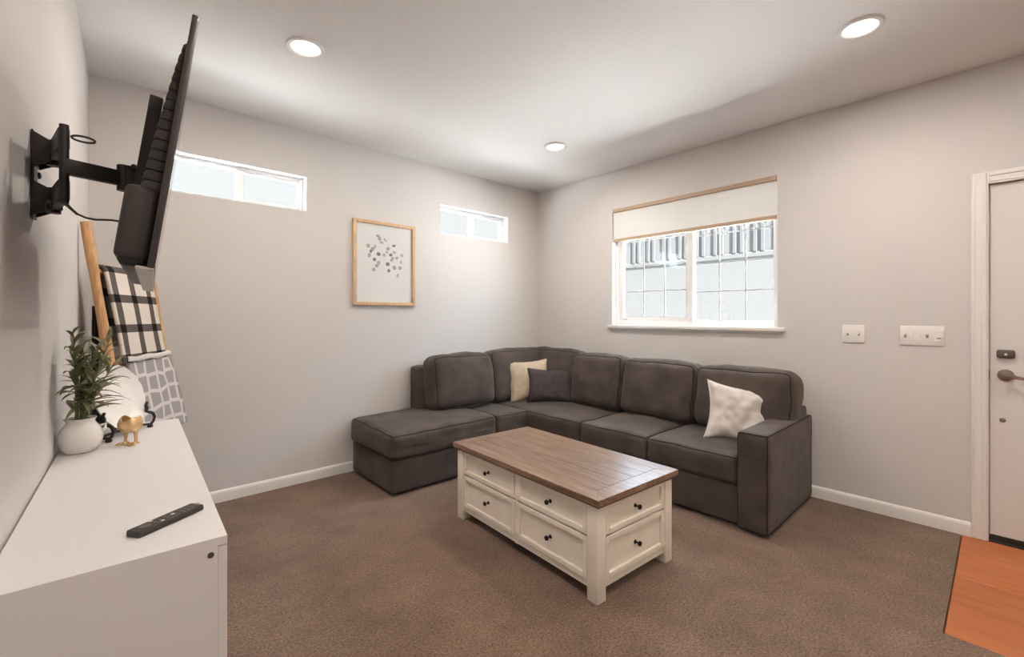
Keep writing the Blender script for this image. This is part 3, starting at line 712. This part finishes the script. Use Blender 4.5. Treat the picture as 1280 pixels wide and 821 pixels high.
# ------------------------------------------------------------------ white cabinet along the left wall
CZ = 0.809; CD = 0.362; CL = 1.467
cab = thing('media_cabinet', 'long low white media cabinet under the television', 'cabinet', (-3.555 - CD * 0.99916, -2.524 + CD * 0.041, 0), -LW)
MB().box(0, CD - 0.0175, 0, 0.018, 0.06, CZ - 0.018).build('end_panel', LAMIN, cab, smooth=False)
MB().box(0.018, CD - 0.018, CL - 0.018, CL, 0.06, CZ - 0.018).build('end_panel', LAMIN, cab, smooth=False)
MB().box(0, CD, 0, CL, CZ - 0.018, CZ).build('top_panel', LAMIN, cab, smooth=False)
MB().box(0, 0.004, 0.018, CL - 0.018, 0.06, CZ - 0.018).build('back_panel', LAMIN, cab, smooth=False)
MB().box(0.018, CD - 0.02, 0.018, CL - 0.018, 0.06, 0.078).build('bottom_panel', LAMIN, cab, smooth=False)
nd = 3; dw = CL / nd
for k in range(nd): MB().box(CD - 0.018, CD, k * dw + 0.001, (k + 1) * dw - 0.002, 0.06, CZ - 0.0195, 0.0015, 1).build('cabinet_door', LAMIN, cab)
for (x, y) in ((0.05, 0.06), (CD - 0.06, 0.06), (0.05, CL - 0.06), (CD - 0.06, CL - 0.06)): MB().lathe([(0.018, 0), (0.022, 0.06)], 16, Matrix.Translation((x, y, 0))).build('leg', LAMIN, cab)
b = MB(); b.lathe([(0.0062, 0), (0.0062, 0.0012), (0.0035, 0.0014), (0.0030, 0.0004)], 20, Matrix.Translation((CD - 0.030, 0.0, CZ - 0.034)) @ Matrix.Rotation(R(90), 4, 'X')); b.build('cam_bolt', KEYP, cab)

def on_cab(x, y): return (x, y, CZ)
# remote
pa, pb = Vector((-3.7083, -2.4013, CZ)), Vector((-3.5824, -2.32, CZ))
pm = (pa + pb) / 2; dr_ = (pb - pa); an = math.atan2(dr_.y, dr_.x); RL = dr_.length
rm = thing('remote_control', 'slim dark remote control lying on the white cabinet', 'remote control', tuple(pm), an)
MB().prism([(-0.0185, 0.0), (0.0185, 0.0), (0.0205, 0.006), (0.018, 0.014), (-0.018, 0.014), (-0.0205, 0.006)], -RL / 2, RL / 2, Matrix.Rotation(R(-90), 4, 'Z'), 0.002).build('remote_body', RUBBER, rm)
def btn(x, y, sx, sy, m_=BTN, h=0.0155): MB().box(x - sx, x + sx, y - sy, y + sy, 0.0135, h, 0.0008, 1).build('button', m_, rm)
for i in range(4):
    for j in range(3): btn(0.028 + i * 0.012, (j - 1) * 0.0105, 0.0042, 0.0036)
for j in (-1, 0, 1): btn(0.012, j * 0.0105, 0.004, 0.0036, STEEL if j == 0 else BTN)
for i in range(3):
    for j in range(3): btn(-0.008 - i * 0.011, (j - 1) * 0.0105, 0.004, 0.0036, STEEL if (i, j) in ((2, 2), (1, 0)) else BTN)
MB().lathe([(0.012, 0.0135), (0.012, 0.0152), (0.008, 0.0155), (0.003, 0.0150)], 20, Matrix.Translation((-0.052, 0, 0))).build('navigation_pad', BTN, rm)
btn(0.074, 0, 0.004, 0.004, STEEL)

# ------------------------------------------------------------------ potted plant
PP = Vector((-3.815, -1.465, CZ))
pl = thing('potted_plant', 'white ceramic pot of long olive-green leaves beside the wall', 'plant', tuple(PP))
MB().lathe([(0.002, 0.001), (0.036, 0.0), (0.043, 0.004), (0.055, 0.022), (0.0605, 0.045), (0.0595, 0.064), (0.052, 0.084), (0.042, 0.098), (0.038, 0.106), (0.040, 0.114), (0.044, 0.118), (0.043, 0.120), (0.037, 0.117), (0.035, 0.108), (0.004, 0.106)], 40).build('pot', CERAM, pl, angle=60)
MB().lathe([(0.001, 0.109), (0.034, 0.109), (0.034, 0.112), (0.001, 0.115)], 20).build('moss', SOIL, pl)
b = MB(); b.tube([(0.053, -0.004, 0.085), (0.066, -0.004, 0.090), (0.064, -0.004, 0.074), (0.058, -0.004, 0.068)], 0.005, 8); b.build('lug', CERAM, pl)
random.seed(21)
def leaf_mesh(name, ln, wd, droop, material):
    b = MB(); n = 7; bm_ = b.bm; rows = []
    for i in range(n + 1):
        t = i / n; ww = wd * math.sin(math.pi * min(1, t * 0.97 + 0.03)) ** 0.8 * (1 - 0.25 * t)
        x = ln * t * math.cos(droop * t); z = -ln * t * math.sin(droop * t) * 0.8
        rows.append([bm_.verts.new((x, -ww, z + ww * 0.35)), bm_.verts.new((x, 0, z)), bm_.verts.new((x, ww, z + ww * 0.35))])
    for i in range(n):
        for j in range(2): bm_.faces.new((rows[i][j], rows[i + 1][j], rows[i + 1][j + 1], rows[i][j + 1]))
    me = bpy.data.meshes.new(name); bm_.to_mesh(me); bm_.free(); me.materials.append(material)
    me.polygons.foreach_set('use_smooth', [True] * len(me.polygons)); return me
LM = [leaf_mesh('leaf', 0.125, 0.0115, 0.5, LEAF), leaf_mesh('leaf', 0.14, 0.0105, 0.8, LEAF), leaf_mesh('leaf', 0.12, 0.011, 0.35, LEAFL), leaf_mesh('leaf', 0.10, 0.0115, 0.6, LEAF), leaf_mesh('leaf', 0.135, 0.010, 0.6, LEAFL)]
stems = [(-0.008, 0.012, 0.31, -0.02, 0.02), (0.010, 0.0, 0.26, 0.04, -0.02), (-0.012, -0.01, 0.25, -0.014, -0.06), (0.014, 0.012, 0.28, 0.075, 0.03), (0.0, 0.018, 0.24, 0.0, 0.07), (0.004, -0.016, 0.22, 0.06, -0.08), (0.012, 0.006, 0.20, 0.09, 0.0)]
wall_clear = lambda p: PP.x + p.x > xl(PP.y + p.y) + 0.006
for si, (sx, sy, hgt, lx, ly) in enumerate(stems):
    P = [Vector((sx * (1 - t) + lx * t ** 1.4, sy * (1 - t) + ly * t ** 1.4, 0.105 + hgt * t)) for t in [i / 6 for i in range(7)]]
    b = MB(); b.tube(P, [0.0035 - 0.0022 * i / 6 for i in range(7)], 6); b.build('stem', STEM, pl)
    nl = int(hgt * 78)
    for k in range(nl):
        t = 0.15 + 0.85 * k / (nl - 1); i = min(5, int(t * 6)); fr_ = t * 6 - i; p = P[i].lerp(P[i + 1], fr_)
        el = R(26 + 38 * t + random.uniform(-12, 12)); s = (1.12 - 0.45 * t) * random.uniform(0.85, 1.12); lm = random.choice(LM)
        reach = 0.14 * s * math.cos(el * 0.55)
        for tries in range(30):
            az = k * 2.4 + si * 1.1 + random.uniform(-.5, .5) + tries * 0.7
            if wall_clear(p + Vector((math.cos(az), math.sin(az), 0)) * reach): break
        o = bpy.data.objects.new('leaf', lm); C.objects.link(o); o.parent = pl
        o.location = p; o.rotation_euler = (random.uniform(-.3, .3), -el, az); o.scale = (s, s, s)

# ------------------------------------------------------------------ easel, plate, gold bird bowl
ea, eb = Vector((-3.742, -1.379, CZ)), Vector((-3.608, -1.185, CZ))
ec = (ea + eb) / 2; ed = (eb - ea); ew = ed.length; ez = math.atan2(ed.y, ed.x); ec += Vector((-math.sin(ez), math.cos(ez), 0)) * 0.045; ec.z += 0.0005
es = thing('plate_easel', 'black scrolled metal plate easel on the white cabinet', 'plate stand', tuple(ec), ez)
# local: x along the width, -y towards the room
for s in (-1, 1):
    x = s * ew / 2
    prof = [(0.030, -0.045, 0.0), (0.0, -0.047, 0.004), (0, -0.050, 0.012), (0, -0.064, 0.022), (0, -0.071, 0.040), (0, -0.064, 0.058), (0, -0.046, 0.066), (0, -0.032, 0.072), (0, -0.034, 0.086), (0, -0.030, 0.100), (0, -0.036, 0.112)]
    if s < 0: pts = [(x, p[1] * 0.9, p[2]) for p in prof[1:]]
    else: pts = [(x + (p[1] + 0.047) * -0.9, -0.045 + (p[1] + 0.047) * 0.3, p[2]) for p in prof[1:]]
    b = MB(); b.tube(pts, [0.006, 0.0055, 0.005, 0.006, 0.0065, 0.0065, 0.006, 0.0075, 0.006, 0.005][:len(pts)], 8)
    b.box(x - 0.008, x + 0.008, -0.055, -0.038, 0.0, 0.012, 0.002, 1)
    sc_ = b.build('scroll_arm', BLACKM, es)
    b = MB(); b.bar((x, -0.045, 0.014), (x * 0.55, 0.055, 0.014), 0.012, 0.008, 0.002); b.bar((x * 0.55, 0.055, 0.0), (x * 0.5, 0.03, 0.17), 0.014, 0.007, 0.002, up=(0, 1, 0.1)); b.build('back_strut', BLACKM, es)
MB().bar((-ew / 2, -0.012, 0.018), (ew / 2, -0.012, 0.018), 0.010, 0.010, 0.002).build('cross_bar', BLACKM, es)
b = MB(); b.bar((-0.02, 0.045, 0.15), (-0.06, 0.115, 0.002), 0.028, 0.006, 0.001, up=(0, 1, 0.6)); b.build('rear_leg', BLACKM, es)

pc = ec + Vector((0, 0, 0.022)); 
pt = thing('scalloped_plate', 'white porcelain plate with scalloped rim propped on the easel', 'plate', tuple(pc), ez)
PR = 0.132
def plate_pt(u, v, s):
    a = 2 * math.pi * u; r = v
    sc = 1 + (0.028 * abs(math.sin(a * 8)) - 0.014) * max(0, (r - 0.6) / 0.4)
    rad = PR * r * sc
    dep = 0.0 if r < 0.62 else 0.018 * ((r - 0.62) / 0.38) ** 1.3
    return Vector((rad * math.cos(a), -dep + s, rad * math.sin(a) + PR))
b = MB(); tl = Matrix.Translation((0, -0.030, 0)) @ Matrix.Rotation(R(-15), 4, 'X')
b.surf(lambda u, v: plate_pt(u, max(v, 0.004), 0), 96, 10, tl); b.surf(lambda u, v: plate_pt(u, max(v, 0.004), 0.005), 96, 10, tl)
b.surf(lambda u, v: plate_pt(u, 1.0, 0.005 * v), 96, 1, tl)
bmesh.ops.remove_doubles(b.bm, verts=b.bm.verts, dist=2e-4); bmesh.ops.recalc_face_normals(b.bm, faces=b.bm.faces)
b.build('plate_dish', PORCE, pt, angle=60)

gp = Vector((-3.6805, -1.4638, CZ))
gb = thing('bird_foot_bowl', 'small gold egg-shaped bowl on two bird legs', 'figurine', tuple(gp), R(-48))
def egg(u, v):
    a = 2 * math.pi * u; t = v
    prof = [(0.002, 0.046), (0.018, 0.047), (0.032, 0.054), (0.0395, 0.066), (0.040, 0.080), (0.036, 0.092), (0.033, 0.099), (0.030, 0.098), (0.034, 0.084), (0.034, 0.070), (0.024, 0.056), (0.002, 0.052)]
    i = min(len(prof) - 2, int(t * (len(prof) - 1))); f_ = t * (len(prof) - 1) - i
    r = prof[i][0] * (1 - f_) + prof[i + 1][0] * f_; z = prof[i][1] * (1 - f_) + prof[i + 1][1] * f_
    if 0.088 < z: z += 0.006 * math.cos(2 * a) + 0.003 * math.sin(5 * a)
    r *= 1 + 0.03 * math.sin(7 * a + z * 90)
    return Vector((r * math.cos(a), 0.85 * r * math.sin(a), z))
b = MB(); b.surf(egg, 48, 33); bmesh.ops.remove_doubles(b.bm, verts=b.bm.verts, dist=3e-4); bmesh.ops.recalc_face_normals(b.bm, faces=b.bm.faces)
b.build('bowl_body', GOLD, gb, angle=70)
for s in (-1, 1):
    b = MB(); x = s * 0.019
    b.tube([(x, 0, 0.052), (x * 1.05, 0.002, 0.034), (x * 1.1, 0.001, 0.014), (x * 1.1, 0, 0.005)], [0.008, 0.0058, 0.0048, 0.006], 8); lgo = b.build('leg', GOLD, gb)
    for a in (-125, -90, -50, 90):
        L_ = 0.030 if a != 90 else 0.016
        b = MB(); dx, dy = math.cos(R(a)), math.sin(R(a)); b.tube([(x * 1.1, 0, 0.006), (x * 1.1 + dx * L_ * .5, dy * L_ * .5, 0.0055), (x * 1.1 + dx * L_, dy * L_, 0.002)], [0.0055, 0.0042, 0.0018], 6); b.build('toe', GOLD, lgo)

# ------------------------------------------------------------------ television and its wall mount
tv = thing('flat_screen_tv', 'black flat-screen television swung out from the wall, seen edge-on', 'television', (-3.612, -2.037, 1.654), rot=(0, R(7.9), -R(3.6)))
TW, TH = 0.48, 0.2725
MB().box(-0.012, 0.0, -TW, TW, -TH, TH, 0.0025, 2).build('panel', BLACKP, tv)
MB().box(-0.001, 0.0008, -TW + 0.007, TW - 0.007, -TH + 0.012, TH - 0.007).build('screen', SCREEN, tv, smooth=False)
MB().box(-0.030, 0.0005, -TW + 0.002, TW - 0.002, -TH - 0.006, -TH + 0.001, 0.002, 1).build('bottom_bezel', SILVERP, tv)
b = MB(); b.prism([(-0.011, TH - 0.03), (-0.016, TH - 0.05), (-0.026, 0.10), (-0.034, -0.02), (-0.038, -0.12), (-0.011, -0.12)], -TW + 0.05, TW - 0.05, None, 0.004); b.build('back_shell', BLACKP, tv)
nr = 15
for k in range(nr):
    z = TH - 0.060 - k * 0.0225
    th = 0.018 + 0.026 * (k / (nr - 1)) ** 0.8
    e = 0.035 - 0.004 * (k / nr)
    b = MB(); b.prism([(-0.011, z + 0.011), (-th + 0.006, z + 0.011), (-th, z + 0.005), (-th - 0.002, z - 0.010), (-0.011, z - 0.010)], -TW + e, TW - e, None, 0.002); b.build('back_rib', BLACKP, tv)
b = MB(); b.box(-0.068, -0.011, -TW + 0.025, TW - 0.025, -TH + 0.012, -0.105, 0.014, 4); b.build('speaker_housing', BLACKP, tv)
for k in range(10):
    b = MB(); b.box(-0.060 + 0.0, -0.02, -TW + 0.03 + k * 0.012, -TW + 0.036 + k * 0.012, -TH + 0.009, -TH + 0.014); b.build('vent_slot', SOFABASE, tv, smooth=False)

WX = lambda y: xl(y)
mt = thing('tv_wall_mount', 'black articulated steel arm mount bolted to the left wall', 'wall mount', (WX(-1.9), -1.90, 1.67)); mo = tuple(mt.location)
u = Vector((0.041, 1, 0)).normalized(); v = Vector((1, -0.041, 0)).normalized(); P0 = Vector((WX(-1.9), -1.9, 0)) + v * 0.002
def mp_(a, c, z): p = P0 + u * a + v * c; return (p.x, p.y, z)
fm = Matrix((v, u, Vector((0, 0, 1)))).transposed().to_4x4(); fm.translation = P0
MB(mo).box(0, 0.004, -0.030, 0.030, 1.552, 1.786, 0.001, 1, fm).build('wall_plate', BLACKM, mt)
b = MB(mo); b.box(0.004, 0.010, -0.016, 0.016, 1.595, 1.745, 0.001, 1, fm); wp = b.build('bubble_level_strip', STEEL, mt)
for z in (1.625, 1.67, 1.715): MB(mo).lathe([(0.009, 0), (0.009, 0.005), (0.004, 0.007)], 6, fm @ Matrix.Translation((0.009, 0.0, z)) @ Matrix.Rotation(R(90), 4, 'Y')).build('bolt', BLACKM, mt)
E = Vector((-3.828, -2.08, 0))
for (zc, hh_) in ((1.735, 0.058), (1.605, 0.056)):
    MB(mo).prism([(0.0, zc + hh_ * .85), (0.055, zc + 0.018), (0.055, zc - 0.018), (0.0, zc - hh_ * .85)], -0.028, -0.022, fm).build('gusset', BLACKM, mt)
    MB(mo).prism([(0.0, zc + hh_ * .85), (0.055, zc + 0.018), (0.055, zc - 0.018), (0.0, zc - hh_ * .85)], 0.022, 0.028, fm).build('gusset', BLACKM, mt)
    a_ = Vector(mp_(-0.005, 0.040, zc)); e_ = Vector((E.x, E.y, zc))
    MB(mo).bar(a_, e_, 0.022, 0.052, 0.003).build('link_arm', BLACKM, mt)
    MB(mo).tube([(a_.x, a_.y, zc - 0.034), (a_.x, a_.y, zc + 0.034)], 0.015, 14).build('pivot', BLACKM, mt)
b = MB(mo); b.tube([(E.x, E.y, 1.572), (E.x, E.y, 1.768)], 0.0095, 16); b.build('elbow_post', BLACKM, mt)
J = Vector((-3.712, -2.042, 1.664))
MB(mo).bar((E.x, E.y, 1.664), J, 0.020, 0.040, 0.003).build('forearm', BLACKM, mt)
b = MB(mo); b.tube([(J.x, J.y, 1.632), (J.x, J.y, 1.700)], 0.017, 14); b.build('swivel_joint', BLACKM, mt)
b = MB(mo); b.bar((J.x, J.y, 1.664), (-3.672, -2.037, 1.664), 0.05, 0.055, 0.004)
for z in (1.636, 1.694): b.tube([(J.x + 0.018, J.y - 0.036, z), (J.x + 0.018, J.y + 0.036, z)], 0.007, 8)
b.build('tilt_head', BLACKM, mt)
TVM = Matrix.Translation((-3.612, -2.037, 1.654)) @ Matrix.Rotation(-R(3.6), 4, 'Z') @ Matrix.Rotation(R(7.9), 4, 'Y')
for s in (-1, 1): MB(mo).box(-0.075, -0.047, s * 0.10 - 0.012, s * 0.10 + 0.012, -0.09, 0.215, 0.002, 1, TVM).build('tv_bracket', BLACKM, mt)
MB(mo).box(-0.066, -0.060, -0.11, 0.11, -0.05, 0.06, 0.001, 1, TVM).build('tv_plate', BLACKM, mt)
def loop(c, ax, rx, rz, rr=0.0028):
    ax = Vector(ax).normalized()
    return MB(mo).tube([Vector(c) + ax * (rx * math.cos(t)) + Vector((0, 0, rz * math.sin(t))) for t in [2 * math.pi * i / 20 for i in range(21)]], rr, 6, False)
fa = (J - Vector((E.x, E.y, 1.664))).normalized()
loop((E.x + 0.035, E.y + 0.004, 1.742), (1, 0.1, 0), 0.022, 0.007).build('cable_clip', BLACKM, mt)
loop((E.x - 0.028, E.y + 0.03, 1.563), (0.3, -1, 0), 0.018, 0.014).build('cable_clip', BLACKM, mt)
cb_ = MB(); pts = [(E.x + 0.006, E.y - 0.012, 1.565), (E.x + 0.022, E.y - 0.004, 1.548), (E.x + 0.040, E.y + 0.004, 1.541), (-3.77, -2.07, 1.540), (-3.74, -2.06, 1.545), (-3.705, -2.05, 1.545)]
cb_.tube([(E.x - 0.010, E.y - 0.014, 1.575), (E.x + 0.002, E.y - 0.018, 1.566), (E.x + 0.018, E.y - 0.010, 1.552), (E.x + 0.024, E.y - 0.006, 1.546), (E.x + 0.014, E.y - 0.014, 1.556), (E.x + 0.002, E.y - 0.010, 1.572)], 0.0030, 8)
cb_.tube([pts[1], pts[2], pts[3], pts[4], pts[5]], 0.0026, 8)
tag(cb_.build('power_cable', BLACKP), 'thin black cable hanging from the mount to the television', 'cable')

# ------------------------------------------------------------------ framed print
FX0, FX1, FZ0, FZ1 = -2.219, -1.638, 1.386, 2.114; fw = 0.028
fp = thing('framed_print', 'light oak framed print of scattered grey petals between the slot windows', 'picture', ((FX0 + FX1) / 2, -0.001, FZ0)); fo_ = tuple(fp.location)
def mitre(name, pts):
    b = MB(fo_); b.prism(pts, -0.032, -0.001, None, 0.0015); b.build(name, OAK, fp)
i0, i1, j0, j1 = FX0 + fw, FX1 - fw, FZ0 + fw, FZ1 - fw
mitre('frame_side', [(FX0, FZ0), (i0, j0), (i0, j1), (FX0, FZ1)]); mitre('frame_side', [(FX1, FZ0), (FX1, FZ1), (i1, j1), (i1, j0)])
mitre('frame_rail', [(FX0, FZ1), (i0, j1), (i1, j1), (FX1, FZ1)]); mitre('frame_rail', [(FX0, FZ0), (FX1, FZ0), (i1, j0), (i0, j0)])
MB(fo_).box(i0 - 0.004, i1 + 0.004, -0.012, -0.003, j0 - 0.004, j1 + 0.004).build('print_paper', PAPER, fp, smooth=False)
pet = [(258, 280, 1), (268, 297, 1), (303, 305, 2), (280, 322, 2), (198, 345, 1), (240, 350, 2), (322, 362, 1), (360, 342, 0), (214, 380, 0), (205, 406, 1), (262, 398, 0), (297, 404, 2), (340, 403, 0), (363, 386, 2), (236, 433, 0), (346, 438, 1), (379, 424, 2), (262, 455, 2), (250, 475, 1), (320, 464, 0), (232, 500, 1), (327, 508, 0), (363, 488, 1), (401, 490, 1), (385, 541, 2), (408, 450, 2), (413, 405, 2), (225, 365, 1), (352, 425, 1), (315, 385, 2)]
b = MB(fo_); random.seed(3)
for (px, py, c) in pet:
    cx = i0 + (px - 125) / 355 * (i1 - i0); cz = j1 - (py - 195 - (px - 125) * 0.09) / 505 * (j1 - j0)
    rx, rz = random.uniform(0.010, 0.017), random.uniform(0.013, 0.019); rot = random.uniform(0, 3.14); b.mi = c
    for (k0, k1, mi) in ((0.0, 0.62, min(2, c + 1)), (0.62, 1.0, c)):
        q = bmesh.new(); n = 14; ring = []
        for kk in (max(k0, 0.02), k1):
            ring.append([q.verts.new((cx + kk * (rx * math.cos(t) * math.cos(rot) - rz * math.sin(t) * math.sin(rot)), -0.0126, cz + kk * (rx * math.cos(t) * math.sin(rot) + rz * math.sin(t) * math.cos(rot)))) for t in [2 * math.pi * i / n for i in range(n)]])
        for i in range(n): q.faces.new((ring[0][i], ring[0][(i + 1) % n], ring[1][(i + 1) % n], ring[1][i]))
        b.mi = mi; b._merge(q)
b.build('printed_petals', INK, fp, smooth=False)
MB(fo_).box(i0 - 0.002, i1 + 0.002, -0.018, -0.016, j0 - 0.002, j1 + 0.002).build('glazing', GLASS, fp, smooth=False)

# ------------------------------------------------------------------ blanket ladder and throws
La, Lb = Vector((-3.822, -0.63, 1.75)), Vector((-3.575, -0.20, 1.75))
lw = (Lb - La).length; lz = math.atan2((Lb - La).y, (Lb - La).x); LEAN = R(8.4)
nrm = Vector((math.sin(lz), -math.cos(lz), 0))                       # towards the room
Lbot = (La + Lb) / 2; Lbot.z = 0; Lbot += nrm * math.tan(LEAN) * 1.75
lad = thing('blanket_ladder', 'honey wood blanket ladder leaning in the corner behind the cabinet', 'ladder', tuple(Lbot), rot=(0, 0, lz))
LT = Matrix.Rotation(-LEAN, 4, 'X')                                   # local x width, z up the rails, -y front
LL = 1.75 / math.cos(LEAN)
random.seed(6)
for s in (-1, 1):
    pts = [Vector((s * lw / 2 + 0.008 * math.sin(t * 7 + s), 0.006 * math.cos(t * 5 + s), LL * t)) for t in [i / 12 for i in range(13)]]
    pts[0].z = 0.003
    b = MB(); b.tube(pts, [0.021 + 0.002 * math.sin(i * 1.9 + s) for i in range(13)], 12, True, LT); b.build('rail', LADDERW, lad)
RZ = [0.35, 0.72, 1.06, 1.53]
for z in RZ:
    b = MB(); b.tube([(-lw / 2, 0, z), (0, 0.002, z + 0.003), (lw / 2, 0, z)], 0.014, 10, True, LT); b.build('rung', LADDERW, lad)
def drape(name, label, zr, front, back, wd, x0, material, vs, seed, thick=0.014, flare=0.0):
    r = thing(name, label, 'blanket', tuple(Lbot), rot=(0, 0, lz)); rr = 0.023
    tot = front + back + math.pi * rr
    def fn(u_, v_):
        s = v_ * tot; x = x0 + (u_ - .5) * wd
        if s < front: y, z = -rr, -(front - s)
        elif s < front + math.pi * rr:
            a = (s - front) / rr; y, z = -rr * math.cos(a), rr * math.sin(a)
        else: y, z = rr, -(s - front - math.pi * rr)
        dn = max(0, -z)
        x += (u_ - .5) * flare * dn
        wv = noise.noise(Vector((x * 7 + seed, z * 2.5, seed))) * 0.010 * min(1, dn * 5)
        y += wv - 0.02 * dn if y < 0 else wv
        p = Vector((x, y, zr + z))
        return LT @ p
    b = MB(); b.surf(fn, 24, 60)
    uvl = b.bm.loops.layers.uv.active
    for f_ in b.bm.faces:
        for lp in f_.loops: lp[uvl].uv = (lp[uvl].uv.x, lp[uvl].uv.y * tot * vs)
    o = b.build('blanket_cloth', material, r, angle=180)
    sd = o.modifiers.new('thickness', 'SOLIDIFY'); sd.thickness = thick; sd.offset = 1
    return r
drape('plaid_blanket', 'white and black checked blanket hung over the ladder', RZ[3], 0.475, 0.38, 0.40, -0.015, PLAID, 6.4, 2.0)
tthrow = drape('trellis_throw', 'pale grey trellis-patterned throw hung low on the ladder', RZ[2], 0.42, 0.25, 0.41, 0.035, TRELLIS, 2.4, 5.0, 0.016, 0.25)
b = MB(); xs_ = [(-0.19 + 0.42 * i / 12) for i in range(13)]
b.tube([LT @ Vector((x, -0.030 + 0.003 * math.sin(x * 40), RZ[2] + 0.012 + 0.003 * math.cos(x * 33))) for x in xs_], 0.022, 12)
b.build('fleece_roll', FLEECE, tthrow)

# folded black tripod in the corner
tp = thing('folded_tripod', 'thin black folded tripod standing in the corner behind the ladder', 'tripod', (-3.775, -0.40, 0)); to = tuple(tp.location)
MB(to).box(-3.80, -3.765, -0.43, -0.385, 1.27, 1.345, 0.006, 2).build('head', BLACKM, tp)
for k in range(3):
    a = k * 2.094 + 0.5; b = MB(to); b.tube([(-3.782 + 0.012 * math.cos(a), -0.408 + 0.012 * math.sin(a), 1.275), (-3.775 + 0.03 * math.cos(a), -0.40 + 0.03 * math.sin(a), 0.0)], 0.009, 8); b.build('leg', BLACKM, tp)
MB(to).tube([(-3.78, -0.405, 0.75), (-3.782, -0.408, 1.29)], 0.011, 10).build('centre_column', BLACKM, tp)
